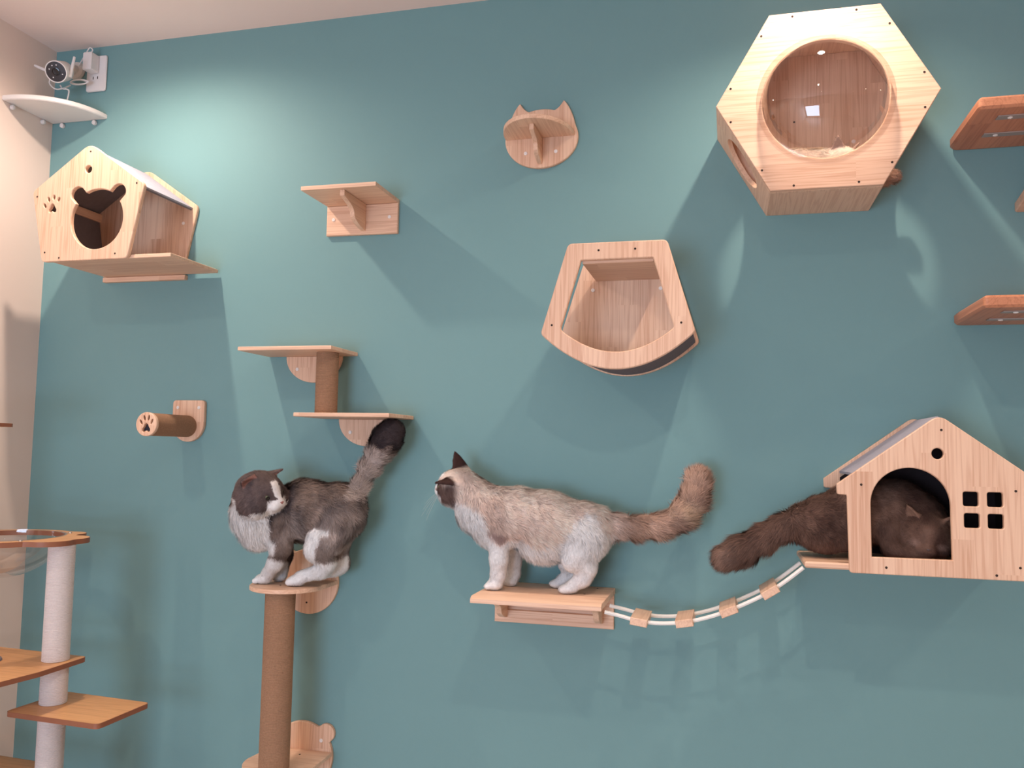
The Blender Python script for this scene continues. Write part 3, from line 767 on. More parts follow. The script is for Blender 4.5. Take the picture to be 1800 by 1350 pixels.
_nd = rng.normal(size=(24, 3)); _np = rng.uniform(0, 6.28, 24)
def nz(p, scale, seed=0):
    """cheap smooth noise in about -1..1"""
    o = np.zeros(len(p))
    for i in range(8):
        k = (i+seed*5) % 24
        o += np.sin(p @ _nd[k]*scale+_np[k]+seed)
    return o/3.2
def inpoly(x, z, poly):
    r = np.zeros(len(x), bool); n = len(poly)
    for i in range(n):
        x0, z0 = poly[i]; x1, z1 = poly[(i+1) % n]
        if z0 == z1: continue
        c = ((z0 > z) != (z1 > z)) & (x < (x1-x0)*(z-z0)/(z1-z0)+x0)
        r ^= c
    return r
def pxpoly(pts, d):
    return [(at(u, v, d)[0], at(u, v, d)[2]) for u, v in pts]
def mask(p, poly, jit=0.005, d=0.16):
    """1 inside the outline drawn on the plane d in front of the wall, with a ragged soft edge"""
    p0 = CAM+(p-CAM)*((-d-CAM[1])/(p[:, 1]-CAM[1]))[:, None]
    o = np.zeros(len(p))
    for s in range(4):
        q = p0+np.stack([nz(p, 95, s), nz(p, 95, s+2), nz(p, 95, s+3)], 1)*jit*0.5+rng.normal(size=p.shape)*jit*0.6
        o += inpoly(q[:, 0], q[:, 2], poly)
    return (o/4)[:, None]
def lin(r, g, b): return np.array(srgb(r, g, b)[:3])

class Cat:
    def __init__(s): s.pr = []; s.eyes = []; s.noses = []; s.wh = []; s.frames = []
    def p(s, u, v, d): return at(u, v, d)
    def cone(s, a, b, ra, rb, k=0.02, fl=0.015, flow=None, px=True):
        if px:
            a_, b_ = at(*a), at(*b); ra, rb = ra*pxm(a_), rb*pxm(b_)
        else: a_, b_ = np.array(a, float), np.array(b, float)
        f = np.array(flow, float) if flow is not None else b_-a_
        n = np.linalg.norm(f); f = f/n if n > 0 else np.array([0, 0, -1.0])
        s.pr.append(dict(t='cone', a=a_, b=b_, ra=ra, rb=rb, k=k, fl=fl, flow=f))
    def chain(s, pts, k=0.02, fl=0.015):
        for q0, q1 in zip(pts, pts[1:]): s.cone(q0[:3], q1[:3], q0[3], q1[3], k, fl)
    def ell(s, c, rad, ax=None, k=0.02, fl=0.015, flow=(0, 0, -1), px=True):
        if px: c_ = at(*c); rad = np.array(rad, float)*pxm(c_)
        else: c_ = np.array(c, float); rad = np.array(rad, float)
        ax = np.eye(3) if ax is None else np.array(ax, float)
        f = np.array(flow, float); f /= np.linalg.norm(f)
        s.pr.append(dict(t='ell', c=c_, r=rad, ax=ax, k=k, fl=fl, flow=f))
    def toes(s, c, d, r=4.6, spread=7.0):
        """four rounded toes at the front of a paw that points along the wall (d = -1 left)"""
        o = at(*c); m = pxm(o)
        for i in range(4):
            q = o+m*np.array([d*(3.0 if i in (1, 2) else 0.0), (i-1.5)*spread*0.9, 0.0])
            s.ell(q, np.array([r*1.35, r*0.85, r])*m, None, 0.003, 0.003, (d, 0, -0.3), px=False)
    def head(s, c, fwd, up, sc, ear=1.0, ear_splay=0.5, ear_fwd=0.0, fl=0.007, eyes=True, nose='nose_pink', ear_h=0.048, ear_axis=None, whisk=True):
        c = np.array(c, float); f = np.array(fwd, float); f /= np.linalg.norm(f)
        u = np.array(up, float); u -= f*(u @ f); u /= np.linalg.norm(u); sd = np.cross(f, u)
        A = np.stack([f, sd, u]); W = lambda a, b, z: c+sc*(a*f+b*sd+z*u)
        s.frames.append((c, A, sc, len(s.pr)))
        E = lambda q, r, k=0.016, L=fl, fw=(-1, 0, -0.3): s.ell(W(*q), np.array(r)*sc, A, k*sc, L, fw[0]*f+fw[1]*sd+fw[2]*u, px=False)
        E((0, 0, 0), (0.050, 0.050, 0.045))
        for b in (-1, 1):
            E((0.014, b*0.027, -0.016), (0.030, 0.026, 0.025), L=fl*1.5, fw=(-0.8, b*0.3, -0.6))
            E((0.047, b*0.0095, -0.0155), (0.0155, 0.0135, 0.0115), 0.008, 0.003)
        s.cone(W(0.028, 0, 0.012), W(0.053, 0, -0.006), 0.021*sc, 0.0105*sc, 0.012*sc, 0.003, -f, px=False)
        E((0.041, 0, -0.027), (0.012, 0.012, 0.010), 0.01, 0.004)
        for b in (-1, 1):
            base = W(-0.004, b*0.030, 0.030)
            ax = b*ear_splay*sd+u+ear_fwd*f
            if ear_axis and b in ear_axis: ax = ear_axis[b][0]*f+ear_axis[b][1]*sd+ear_axis[b][2]*u
            ax /= np.linalg.norm(ax)
            nr = f*0.75+b*sd*0.65
            if ear_axis and b in ear_axis and len(ear_axis[b]) == 6: nr = ear_axis[b][3]*f+ear_axis[b][4]*sd+ear_axis[b][5]*u
            nr -= ax*(nr @ ax); nr /= np.linalg.norm(nr)
            s.pr.append(dict(t='ear', c=base, ax=ax, n=nr, l=np.cross(ax, nr), W=0.024*sc*ear, H=ear_h*sc*ear, th=0.0042*sc, k=0.007*sc, fl=0.004, flow=ax, side=b))
            if eyes: s.eyes.append((W(0.0372, b*0.0208, 0.004), (f+b*sd*0.42)/np.linalg.norm(f+b*sd*0.42), 0.0092*sc, u))
            for i in range(5 if whisk else 0):
                a0 = W(0.052, b*0.016, -0.015-0.002*i); dv = 0.25*f+b*sd*(0.9-0.08*i)+u*(0.12-0.14*i); dv /= np.linalg.norm(dv)
                s.wh.append((a0, dv, (0.055+0.008*(i % 3))*sc, u))
        s.hidx = list(range(s.frames[-1][3], len(s.pr)))
        if nose: s.noses.append((W(0.0635, 0, -0.0075), A, sc, nose))
        return W
    def dist(s, pr, P):
        if pr['t'] == 'cone':
            ba = pr['b']-pr['a']; L = ba @ ba
            h = np.clip(((P-pr['a']) @ ba)/max(L, 1e-12), 0, 1)
            return np.linalg.norm(P-pr['a']-h[..., None]*ba, axis=-1)-(pr['ra']+(pr['rb']-pr['ra'])*h)
        if pr['t'] == 'ell':
            q = (P-pr['c']) @ pr['ax'].T
            k0 = np.linalg.norm(q/pr['r'], axis=-1); k1 = np.linalg.norm(q/pr['r']**2, axis=-1)
            return k0*(k0-1)/np.maximum(k1, 1e-6)
        q = P-pr['c']; t = q @ pr['ax']; l = q @ pr['l']; n = q @ pr['n']
        hw = pr['W']*np.clip(1-np.clip(t, 0, None)/pr['H'], 0, 1)**0.75
        cup = -0.55*(l/pr['W'])**2*pr['W']*-1.0*0.5
        d = np.maximum(np.abs(l)-hw, np.abs(n-cup+0.002)-pr['th']*np.clip(1.25-t/pr['H']*0.8, 0.3, 2))
        return np.maximum(d, np.maximum(t-pr['H'], -t-0.02))
    def bounds(s, pr):
        if pr['t'] == 'cone':
            r = max(pr['ra'], pr['rb']); return np.minimum(pr['a'], pr['b'])-r, np.maximum(pr['a'], pr['b'])+r
        if pr['t'] == 'ell': r = max(pr['r']); return pr['c']-r, pr['c']+r
        return pr['c']-pr['H']-pr['W'], pr['c']+pr['H']+pr['W']
    def mesh(s, vox=0.0032):
        lo = np.min([s.bounds(q)[0] for q in s.pr], 0)-0.03; hi = np.max([s.bounds(q)[1] for q in s.pr], 0)+0.03
        n = np.ceil((hi-lo)/vox).astype(int)+1
        F = np.full(n, 0.05, np.float32)
        axs = [lo[i]+vox*np.arange(n[i]) for i in range(3)]
        for q in s.pr:
            b0, b1 = s.bounds(q); i0 = np.clip(((b0-0.05-lo)/vox).astype(int), 0, n-1); i1 = np.clip(((b1+0.05-lo)/vox).astype(int)+1, 1, n)
            sl = tuple(slice(i0[i], i1[i]) for i in range(3))
            G = np.stack(np.meshgrid(*[axs[i][sl[i]] for i in range(3)], indexing='ij'), -1)
            d = s.dist(q, G); a = F[sl]; k = q['k']
            h = np.maximum(k-np.abs(a-d), 0)/k
            F[sl] = np.minimum(a, d)-h*h*k*0.25
        F = np.minimum(F, 0.05).astype(np.float32)
        g = openvdb.FloatGrid(0.05); g.copyFromArray(F)
        pts, quads = g.convertToQuads(isovalue=0.0)
        V = np.asarray(pts)*vox+lo
        return V, np.asarray(quads)
    def weights(s, P):
        D = np.stack([s.dist(q, P) for q in s.pr], 1)
        W = np.exp(-np.clip(D-D.min(1, keepdims=True), 0, 1)/0.006); W /= W.sum(1, keepdims=True)
        return W

def np_mesh(name, V, F, col=None, normals=None):
    F = np.asarray(F); k = F.shape[1]
    me = bpy.data.meshes.new(name)
    me.vertices.add(len(V)); me.vertices.foreach_set('co', V.astype(np.float32).ravel())
    me.loops.add(F.size); me.loops.foreach_set('vertex_index', F.astype(np.int32).ravel())
    me.polygons.add(len(F)); me.polygons.foreach_set('loop_start', np.arange(0, F.size, k, dtype=np.int32))
    me.update(calc_edges=True)
    if col is not None:
        at_ = me.color_attributes.new('coat', 'FLOAT_COLOR', 'POINT')
        at_.data.foreach_set('color', np.concatenate([col, np.ones((len(col), 1))], 1).astype(np.float32).ravel())
    me.shade_smooth()
    if normals is not None: me.normals_split_custom_set_from_vertices(normals.astype(np.float32))
    return me

def build_cat(cat, name, label, base, coat, n_fur, lift=0.50, width=0.00078, vox=0.0032, skip=None, gravity=0.25):
    t = thing(name, label, 'cat', base)
    V, Q = cat.mesh(vox)
    tri = np.concatenate([Q[:, [0, 1, 2]], Q[:, [0, 2, 3]]])
    fn = np.cross(V[tri[:, 1]]-V[tri[:, 0]], V[tri[:, 2]]-V[tri[:, 0]]); ar = np.linalg.norm(fn, axis=1)
    # outward winding: the signed volume is positive
    vol = np.einsum('ij,ij->', V[tri[:, 0]]-V.mean(0), fn)
    if vol < 0: Q = Q[:, ::-1]; tri = tri[:, ::-1]; fn = -fn
    vn = np.zeros_like(V)
    for k in range(3): np.add.at(vn, tri[:, k], fn)
    vn /= np.maximum(np.linalg.norm(vn, axis=1, keepdims=True), 1e-12)
    body = obj('body', np_mesh('body', V, Q, coat(V, cat.weights(V))*0.97), 'cat_fur', t)
    # fur blades
    pick = rng.choice(len(tri), n_fur, p=ar/ar.sum())
    a, b = rng.random(n_fur), rng.random(n_fur); m = a+b > 1; a[m], b[m] = 1-a[m], 1-b[m]; c = 1-a-b
    T = tri[pick]; P = V[T[:, 0]]*a[:, None]+V[T[:, 1]]*b[:, None]+V[T[:, 2]]*c[:, None]
    Nn = vn[T[:, 0]]*a[:, None]+vn[T[:, 1]]*b[:, None]+vn[T[:, 2]]*c[:, None]; Nn /= np.linalg.norm(Nn, axis=1, keepdims=True)
    keep = np.ones(n_fur, bool)
    for e, f, r, u in cat.eyes: keep &= np.linalg.norm(P-e, axis=1) > r*1.15
    for e, A, sc, mt in cat.noses: keep &= np.linalg.norm(P-e, axis=1) > 0.006*sc
    if skip is not None: keep &= ~skip(P)
    P, Nn = P[keep], Nn[keep]; n = len(P)
    W = cat.weights(P)
    L = W @ np.array([q['fl'] for q in cat.pr]); flow = W @ np.stack([q['flow'] for q in cat.pr])
    C = coat(P, W)
    flow = flow+np.array([0, 0, -gravity])
    cl = np.stack([nz(P, 130, 1), nz(P, 130, 2), nz(P, 130, 3)], 1)
    fine = rng.normal(size=(n, 3))
    cl2 = np.stack([nz(P, 420, 1), nz(P, 420, 2), nz(P, 420, 3)], 1)
    flow = flow+0.30*cl+0.30*cl2+0.18*fine
    tang = flow-Nn*np.einsum('ij,ij->i', flow, Nn)[:, None]; tang /= np.maximum(np.linalg.norm(tang, axis=1, keepdims=True), 1e-6)
    lf = np.clip(lift*(1+0.45*nz(P, 160, 4))+0.08*rng.normal(size=n), 0.10, 1.2)[:, None]
    d1 = tang+Nn*lf; d1 /= np.linalg.norm(d1, axis=1, keepdims=True)
    d2 = tang+Nn*lf*0.55+np.array([0, 0, -0.18]); d2 /= np.linalg.norm(d2, axis=1, keepdims=True)
    L = (L*rng.uniform(0.7, 1.25, n))[:, None]
    wv = np.cross(d1, Nn); wv /= np.maximum(np.linalg.norm(wv, axis=1, keepdims=True), 1e-6)
    ww = (width*rng.uniform(0.7, 1.3, n)*np.clip(L[:, 0]/0.014, 0.6, 1.3))[:, None]
    r0 = P-Nn*0.001; r1 = P+d1*L*0.5; r2 = r1+d2*L*0.5
    BV = np.stack([r0-wv*ww*0.5, r0+wv*ww*0.5, r1-wv*ww*0.42, r1+wv*ww*0.42, r2], 1).reshape(-1, 3)
    i = np.arange(n)[:, None]*5
    BT = np.concatenate([i+[0, 1, 3], i+[0, 3, 2], i+[2, 3, 4]])
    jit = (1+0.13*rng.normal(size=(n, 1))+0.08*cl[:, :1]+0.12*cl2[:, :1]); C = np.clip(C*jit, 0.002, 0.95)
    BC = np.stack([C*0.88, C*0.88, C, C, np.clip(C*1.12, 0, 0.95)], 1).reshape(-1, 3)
    nr = Nn*0.95+0.15*d1+0.22*wv*(0.6*cl2[:, 1:2]+0.6*rng.normal(size=(n, 1))); nr /= np.linalg.norm(nr, axis=1, keepdims=True)
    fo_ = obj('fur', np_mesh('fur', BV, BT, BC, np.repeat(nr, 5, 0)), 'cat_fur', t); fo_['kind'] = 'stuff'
    for e, f, r, u in cat.eyes:
        f = Vector(f); ey = obj('eye', lathe([(0, -r)]+[(r*math.sin(q), -r*math.cos(q)) for q in [PI*k/12 for k in range(1, 12)]]+[(0, r)], e, f, 20, smooth=1.5, cap=False), 'eye_green', t, 'green eye')
        obj('pupil', lathe([(0, 0.99*r)]+[(0.55*r*math.sin(q), r*(0.86+0.17*math.cos(q*0.5))) for q in [PI*k/8 for k in range(1, 9)]], e, f, 16, smooth=1.5, cap=False), 'eye_dark', ey)
    for e, A, sc, mt in cat.noses:
        f, sd, u = (Vector(v) for v in A)
        pts = []
        for x, z in ((-0.0058, 0.003), (0, 0.0042), (0.0058, 0.003), (0.003, -0.0022), (0, -0.0040), (-0.003, -0.0022)): pts.append((x*sc, z*sc))
        mm = Matrix(((sd.x, u.x, f.x, e[0]), (sd.y, u.y, f.y, e[1]), (sd.z, u.z, f.z, e[2]), (0, 0, 0, 1)))
        obj('nose', plate(rounded(pts, 0.0015, 3), (), -0.006*sc, 0.0018*sc, 'XY', 0.0018*sc, mat4=mm, smooth=1.2), mt, t)
    if cat.wh:
        vs, fs = [], []
        for a0, dv, ln, u in cat.wh:
            k0 = len(vs); pts = [a0+dv*ln*q+np.array([0, 0, -0.25])*ln*q*q for q in (0, 0.35, 0.7, 1.0)]
            s1 = np.cross(dv, u); s1 /= max(np.linalg.norm(s1), 1e-6); s2 = np.cross(dv, s1)
            for q, p_ in enumerate(pts):
                rr = 0.00042*(1-0.25*q)
                for an in (0, 2.09, 4.19): vs.append(p_+rr*(s1*math.cos(an)+s2*math.sin(an)))
            for q in range(3):
                for z in range(3): fs.append((k0+q*3+z, k0+q*3+(z+1) % 3, k0+q*3+3+(z+1) % 3, k0+q*3+3+z))
        obj('whiskers', mesh_from(vs, fs), 'whisker', t)
    return t

def blend(c, col, m): return c*(1-m)+np.asarray(col)*m

# ---- grey and white cat on the tall post, looking over its shoulder
g = Cat()
g.chain([(468, 918, .19, 32), (495, 908, .145, 37), (535, 898, .13, 49), (590, 900, .125, 45)], 0.03, 0.026)
g.ell((592, 902, .125), (44, 40, 46), None, 0.03, 0.030, (0.4, 0, -1))
g.ell((440, 908, .225), (30, 30, 32), None, 0.03, 0.030, (0.1, -0.2, -1))
g.cone((458, 912, .19), (443, 884, .235), 34, 32, 0.03, 0.016, (0.2, 0, -1))
g.ell((456, 937, .195), (28, 26, 24), None, 0.03, 0.028, (0.3, -0.1, -1))
g.chain([(489, 925, .195, 26), (494, 962, .20, 17), (485, 988, .185, 12), (470, 1010, .165, 11)], 0.02, 0.009)
g.ell((463, 1017.5, .160), (15, 13, 8.5), None, 0.012, 0.005, (-1, -.3, 0))
g.toes((454, 1020, .160), -1); g.toes((512, 1023, .165), -1)
g.chain([(497, 935, .11, 20), (500, 975, .10, 13), (494, 1008, .10, 11)], 0.02, 0.008)
g.ell((489, 1013, .105), (13, 12, 8), None, 0.012, 0.005, (-1, 0, 0))
g.ell((577, 935, .165), (36, 26, 40), None, 0.025, 0.018, (-0.2, -0.1, -1))
g.chain([(566, 950, .185, 24), (556, 966, .19, 19), (575, 990, .17, 13), (566, 1003, .165, 11.5), (530, 1014, .165, 11)], 0.02, 0.009)
g.ell((521, 1020.5, .165), (15, 14, 9), None, 0.012, 0.005, (-1, 0, 0))
g.chain([(596, 945, .09, 26), (596, 975, .085, 14), (602, 992, .08, 11), (590, 1000, .085, 10), (566, 1008, .09, 9)], 0.02, 0.008)
g.chain([(612, 885, .125, 24), (630, 856, .115, 11), (646, 827, .105, 11), (663, 799, .10, 15), (679, 772, .10, 21)], 0.02, 0.032)
g.cone((678, 774, .10), (688, 758, .10), 24, 21, 0.02, 0.014, (0.7, 0, 0.1))
GW = g.head(at(455, 865, .25), (0.98, -0.14, -0.22), (0.14, -0.26, 1), 1.38, ear=0.74, ear_splay=1.1, ear_fwd=0.45, fl=0.010, ear_axis={1: (0.30, 0.95, 0.30), -1: (0.75, -0.75, 0.42)})
gd = .16
G_chest = pxpoly([(396, 892), (412, 884), (428, 892), (436, 905), (452, 908), (464, 904), (470, 915), (474, 946), (484, 958), (482, 975), (460, 975), (395, 950)], gd)
G_fleg = pxpoly([(440, 1030), (440, 985), (472, 979), (488, 984), (508, 988), (505, 1030)], gd)
G_hind = pxpoly([(536, 985), (534, 965), (537, 937), (556, 922), (580, 928), (580, 938), (565, 942), (560, 956), (555, 968), (553, 986), (572, 992), (592, 985), (612, 975), (612, 1030), (495, 1030), (505, 1002)], gd)
def coat_g(P, W):
    dark, mid, pale, white = lin(64, 56, 58), lin(148, 130, 120), lin(206, 190, 182), lin(250, 244, 242)
    m = np.clip(0.35+0.6*nz(P, 34, 1)+0.35*nz(P, 90, 2), 0, 1)[:, None]
    c = blend(np.repeat(dark[None], len(P), 0), mid, m*0.85)
    # paler flank, tail and rump fringe
    pr = at(606, 938, gd); r = np.linalg.norm((P-pr)*np.array([1, 0.6, 1]), axis=1)
    c = blend(c, pale, (np.clip(1.25-r/0.095, 0, 1)*np.clip(0.6+0.6*nz(P, 60, 3), 0, 1))[:, None]*0.9)
    pr = at(515, 925, gd); r = np.linalg.norm((P-pr)*np.array([1, 0.6, 1]), axis=1)
    c = blend(c, pale, (np.clip(1.2-r/0.07, 0, 1)*np.clip(0.5+0.6*nz(P, 60, 2), 0, 1))[:, None]*0.8)
    tz_ = P[:, 2]; zt0, zt1 = at(620, 870, .12)[2], at(690, 745, .09)[2]
    tail = (P[:, 0] > at(612, 860, .12)[0]) & (tz_ > zt0-0.01)
    s = np.clip((tz_-zt0)/(zt1-zt0)+0.05*nz(P, 120, 2), 0, 1)
    tc_ = np.where((s < 0.58)[:, None], pale*0.85, np.where((s < 0.66)[:, None], mid, dark*1.1))*(1+0.25*nz(P, 70, 1))[:, None]
    c = np.where(tail[:, None], tc_, c)
    c = blend(c, white, mask(P, G_chest)); c = blend(c, white, mask(P, G_fleg, 0.004)); c = blend(c, white, mask(P, G_hind, 0.004))
    c0, A, sc, _ = g.frames[0]; q = (P-c0) @ A.T/sc
    ish = W[:, g.hidx].sum(1) > 0.5
    face = np.repeat(lin(104, 90, 88)[None], len(P), 0)*(1+0.10*nz(P, 120, 5))[:, None]
    blaze = ((np.abs(q[:, 1]) < 0.0075+0.004*nz(P, 90, 1)) & (q[:, 0] > 0.022) & (q[:, 2] < 0.034)) | ((q[:, 0] > 0.041) & (q[:, 2] < -0.003+0.2*(q[:, 0]-0.041)) & (np.abs(q[:, 1]) < 0.026)) | ((q[:, 2] < -0.037) & (q[:, 0] > 0.0)) | ((q[:, 2] < -0.024) & (q[:, 0] > 0.026)) | ((q[:, 0] < -0.020) & (q[:, 2] < -0.012))
    face = np.where(blaze[:, None], white[None]*0.97, face)
    for e, f_, r_e, u_e in g.eyes: face = blend(face, lin(50, 42, 42), np.clip(1.7-np.linalg.norm(P-e, axis=1)/(r_e*1.0), 0, 1)[:, None]*0.8)
    c = np.where(ish[:, None], face, c)
    for k, pr_ in enumerate(g.pr):
        if pr_['t'] == 'ear':
            inner = (W[:, k] > 0.55) & (((P-pr_['c']) @ pr_['n']) > 0.0)
            c = np.where(inner[:, None], lin(150, 112, 104)[None], c)
    return np.clip(c, 0.01, 0.9)
build_cat(g, 'cat', 'grey and white long-haired cat on the tall jute post, looking back', at(505, 1022, .165), coat_g, 150000)

# ---- cream cat on the wide shelf, seen from the side
k = Cat()
k.chain([(868, 905, .135, 40), (905, 908, .125, 45), (960, 918, .12, 48), (1025, 932, .115, 44)], 0.03, 0.026)
k.ell((1034, 936, .115), (36, 40, 42), None, 0.03, 0.018, (0.5, 0, -1))
k.cone((862, 903, .135), (816, 862, .13), 42, 33, 0.03, 0.020, (0.6, -0.1, -1))
k.ell((832, 898, .135), (25, 30, 32), None, 0.03, 0.022, (0.4, -0.1, -1))
k.ell((870, 938, .135), (28, 30, 26), None, 0.03, 0.018, (0.2, 0, -1))
k.ell((955, 955, .12), (44, 36, 26), None, 0.03, 0.034, (0.35, 0, -1))
k.chain([(877, 945, .165, 22), (877, 985, .17, 14), (876, 1010, .165, 11.5), (872, 1024, .165, 11)], 0.02, 0.007)
k.ell((868, 1028, .168), (14, 14, 8), None, 0.012, 0.004, (-1, 0, 0))
k.toes((860, 1030, .168), -1); k.toes((991, 1036.5, .15), -1)
k.chain([(900, 945, .085, 20), (903, 985, .08, 12), (902, 1008, .08, 10.5), (899, 1018, .08, 10)], 0.02, 0.007)
k.ell((895, 1022, .082), (13, 12, 7.5), None, 0.012, 0.004, (-1, 0, 0))
k.ell((1026, 958, .145), (32, 24, 36), None, 0.025, 0.016, (0, 0, -1))
k.chain([(1015, 972, .16, 22), (1008, 985, .16, 18), (1034, 1000, .15, 13), (1026, 1018, .15, 11), (1008, 1028, .15, 11)], 0.02, 0.007)
k.ell((1000, 1034.5, .15), (15, 14, 8), None, 0.012, 0.004, (-1, 0, 0))
k.chain([(1005, 970, .085, 20), (1000, 990, .08, 16), (1018, 1002, .075, 11), (1008, 1012, .075, 10), (988, 1019, .075, 9.5)], 0.02, 0.007)
k.ell((979, 1026, .075), (14, 12, 7.5), None, 0.012, 0.004, (-1, 0, 0))
k.chain([(1050, 918, .115, 22), (1080, 924, .11, 15), (1115, 927, .105, 14), (1160, 925, .10, 15), (1197, 908, .10, 18), (1218, 880, .10, 18), (1226, 848, .10, 18)], 0.02, 0.036)
KW = k.head(at(804, 854, .135), (-0.985, 0.06, 0.02), (0.02, -0.45, 1), 1.10, ear=1.08, fl=0.008, ear_h=0.052, ear_axis={1: (0.45, 0.40, 1.0), -1: (0.52, -0.62, 0.14, 0.62, -0.75, 0.10)})
kd = .13
K_white = pxpoly([(780, 882), (806, 880), (834, 888), (846, 905), (858, 935), (872, 956), (884, 958), (892, 946), (915, 950), (940, 958), (970, 955), (985, 942), (998, 930), (1008, 912), (1022, 905), (1040, 902), (1052, 930), (1075, 935), (1080, 1045), (850, 1045), (830, 960), (800, 915)], kd)
K_patch = pxpoly([(838, 885), (860, 868), (880, 880), (885, 925), (888, 948), (882, 957), (868, 952), (854, 925)], kd)
K_spot = pxpoly([(855, 928), (886, 938), (888, 952), (878, 958), (864, 946)], kd)
def coat_k(P, W):
    cream, taupe, white, dark = lin(244, 226, 214), lin(206, 180, 168), lin(250, 243, 242), lin(78, 56, 52)
    m = np.clip(0.35+0.55*nz(P, 30, 1)+0.25*nz(P, 80, 3), 0, 1)[:, None]
    c = blend(np.repeat(cream[None], len(P), 0), taupe, m*0.60)
    c = blend(c, taupe*0.92, mask(P, K_patch, 0.008, kd)*0.7)
    c = blend(c, white, mask(P, K_white, 0.006, kd))
    c = blend(c, lin(150, 126, 122), mask(P, K_spot, 0.006, kd)*0.85)
    xt = at(1072, 920, .11)[0]
    s = np.clip((P[:, 0]-xt)/0.05, 0, 1)[:, None]
    tcol = blend(np.repeat(lin(196, 164, 146)[None], len(P), 0), lin(140, 112, 98), np.clip(0.4+0.6*nz(P, 48, 2), 0, 1)[:, None]*0.8)
    tcol = blend(tcol, lin(206, 176, 150), np.clip(nz(P, 60, 4)-0.3, 0, 1)[:, None])
    c = blend(c, tcol, s)
    c0, A, sc, _ = k.frames[0]; q = (P-c0) @ A.T/sc
    rr = np.linalg.norm(q, axis=1); ish = np.clip((0.072-rr)/0.012, 0, 1)*(W[:, k.hidx].sum(1) > 0.4)
    dm = np.clip((np.abs(q[:, 1])-0.010)/0.012, 0, 1)*np.clip((q[:, 0]+0.022)/0.02, 0, 1)*np.clip((q[:, 2]+0.034)/0.01, 0, 1)*np.clip((0.030-q[:, 2])/0.015, 0, 1)
    dm = np.clip(dm*1.2+0.25*nz(P, 110, 2)*dm, 0, 1)*ish
    c = blend(c, dark*1.25, dm[:, None]*0.92)
    wm = ((q[:, 0] > 0.030) & ((np.abs(q[:, 1]) < 0.013) | (q[:, 2] < -0.008)) & (rr < 0.085)).astype(float)
    c = blend(c, white, wm[:, None])
    for j, pr_ in enumerate(k.pr):
        if pr_['t'] == 'ear':
            tt = np.clip(((P-pr_['c']) @ pr_['ax'])/pr_['H'], 0, 1)
            c = blend(c, dark*0.85, ((W[:, j] > 0.3)*np.clip(tt*5, 0, 1))[:, None])
    return np.clip(c, 0.01, 0.9)
build_cat(k, 'cat', 'cream cat with dark ears standing side-on on the wide pine shelf', (1.91, -0.12, 1.101), coat_k, 170000)

# ---- dark brown cat lying in the arch-door house, tail outside
b3 = Cat()
b3.chain([(1408, 918, .14, 26), (1446, 918, .14, 40), (1500, 905, .135, 48), (1570, 900, .12, 50), (1610, 915, .13, 44)], 0.03, 0.020)
b3.ell((1450, 948, .16), (38, 24, 20), None, 0.025, 0.014, (0, 0, -1))
b3.chain([(1560, 935, .19, 26), (1570, 965, .215, 15), (1600, 974, .225, 10), (1626, 976, .23, 10)], 0.02, 0.010)
b3.chain([(1412, 915, .14, 20), (1382, 925, .145, 18), (1345, 945, .15, 18), (1308, 966, .155, 20), (1280, 977, .155, 19)], 0.02, 0.034)
b3.cone((1610, 912, .14), (1626, 932, .18), 38, 34, 0.03, 0.012)
BW = b3.head(at(1628, 938, .195), (-0.10, -0.93, -0.42), (0.18, -0.3, 1), 1.08, ear=0.8, ear_splay=0.9, ear_fwd=-0.1, fl=0.008, eyes=False, nose='nose_grey', whisk=False)
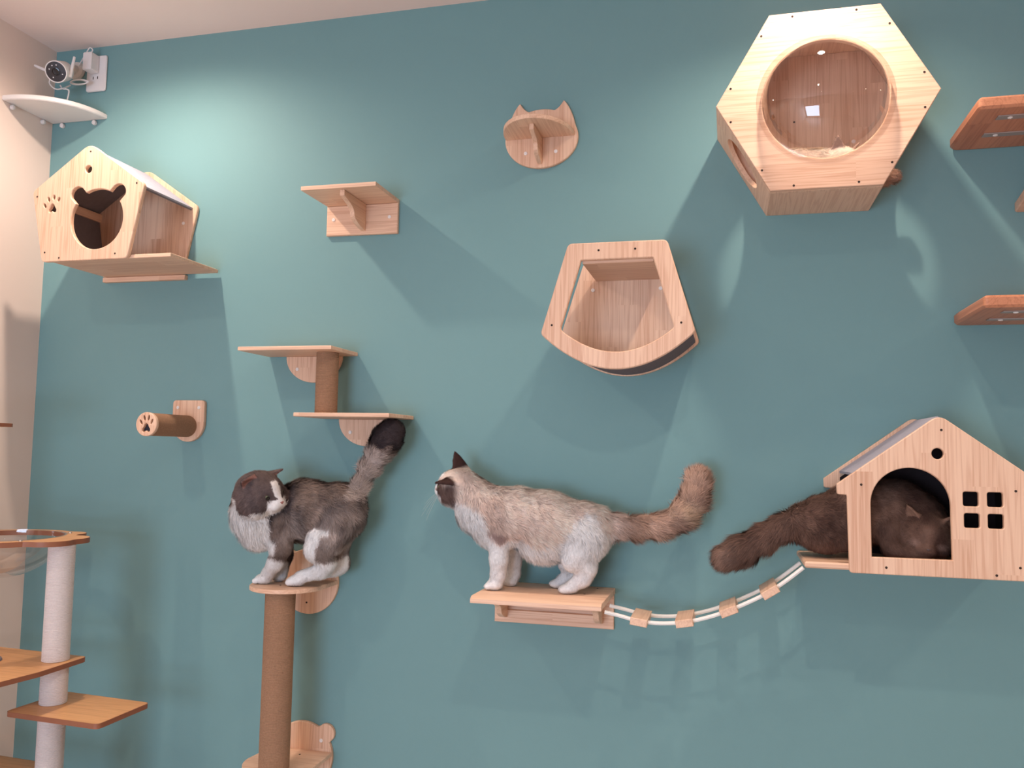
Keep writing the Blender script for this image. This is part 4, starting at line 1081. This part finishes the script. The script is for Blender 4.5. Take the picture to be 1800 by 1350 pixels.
def coat_b(P, W):
    d, m_, p_ = lin(84, 62, 54), lin(122, 95, 82), lin(160, 130, 114)
    m = np.clip(0.5+0.5*nz(P, 36, 1)+0.3*nz(P, 100, 2), 0, 1)[:, None]
    c = blend(np.repeat(d[None], len(P), 0), m_, m)
    xt = at(1300, 960, .15)[0]; c = blend(c, p_*0.9, np.clip((xt+0.02-P[:, 0])/0.05, 0, 1)[:, None]*0.6)
    c0, A, sc, _ = b3.frames[0]; q = (P-c0) @ A.T/sc
    for sd in (-1, 1):
        e = np.array([0.042, sd*0.022, -0.004]); r = np.linalg.norm((q-e)/np.array([1, 1.2, 0.7]), axis=1)
        c = blend(c, lin(168, 138, 126), np.clip(1-r/0.016, 0, 1)[:, None]*0.8)
    for j, pr_ in enumerate(b3.pr):
        if pr_['t'] == 'ear': c = blend(c, lin(150, 116, 98), (W[:, j] > 0.5).astype(float)[:, None]*0.8)
    return np.clip(c, 0.01, 0.9)
def outside_house(P):
    # fur pressed flat against the boards
    return (P[:, 0] > 2.69) & (P[:, 1] < -0.262)
build_cat(b3, 'cat', 'dark brown cat lying in the arch-door house with its tail outside', (2.82, -0.14, 1.236), coat_b, 110000, skip=outside_house)

# ---- pale cat curled up in the hexagon capsule
c4_ = Cat()
zf = 2.206
c4_.ell((2.665, -0.130, zf+0.060), (0.105, 0.078, 0.062), None, 0.03, 0.014, (0.4, -0.2, -0.4), px=False)
c4_.ell((2.600, -0.130, zf+0.066), (0.050, 0.070, 0.060), None, 0.03, 0.014, (-0.2, -0.2, -0.4), px=False)
c4_.cone((2.72, -0.12, zf+0.045), (2.785, -0.105, zf+0.035), 0.032, 0.02, 0.02, 0.016, px=False)
c4_.cone((2.785, -0.105, zf+0.035), (2.852, -0.110, zf+0.045), 0.02, 0.016, 0.02, 0.018, px=False)
c4_.head((2.722, -0.170, zf+0.078), (0.5, -0.6, -0.35), (0.25, -0.2, 1), 0.82, ear=0.95, ear_splay=0.5, eyes=False, whisk=False)
def coat_4(P, W):
    wht, tan = lin(240, 220, 204), lin(176, 140, 120)
    c = np.repeat(wht[None], len(P), 0)*(1+0.06*nz(P, 60, 1))[:, None]
    c = blend(c, tan, np.clip((P[:, 0]-2.76)/0.05, 0, 1)[:, None])
    for j, pr_ in enumerate(c4_.pr):
        if pr_['t'] == 'ear': c = blend(c, lin(150, 112, 98), (W[:, j] > 0.5).astype(float)[:, None]*0.8)
    return np.clip(c, 0.01, 0.9)
build_cat(c4_, 'cat', 'pale cream cat curled up behind the clear dome of the hexagon capsule', (2.67, -0.12, zf), coat_4, 45000, vox=0.0035)
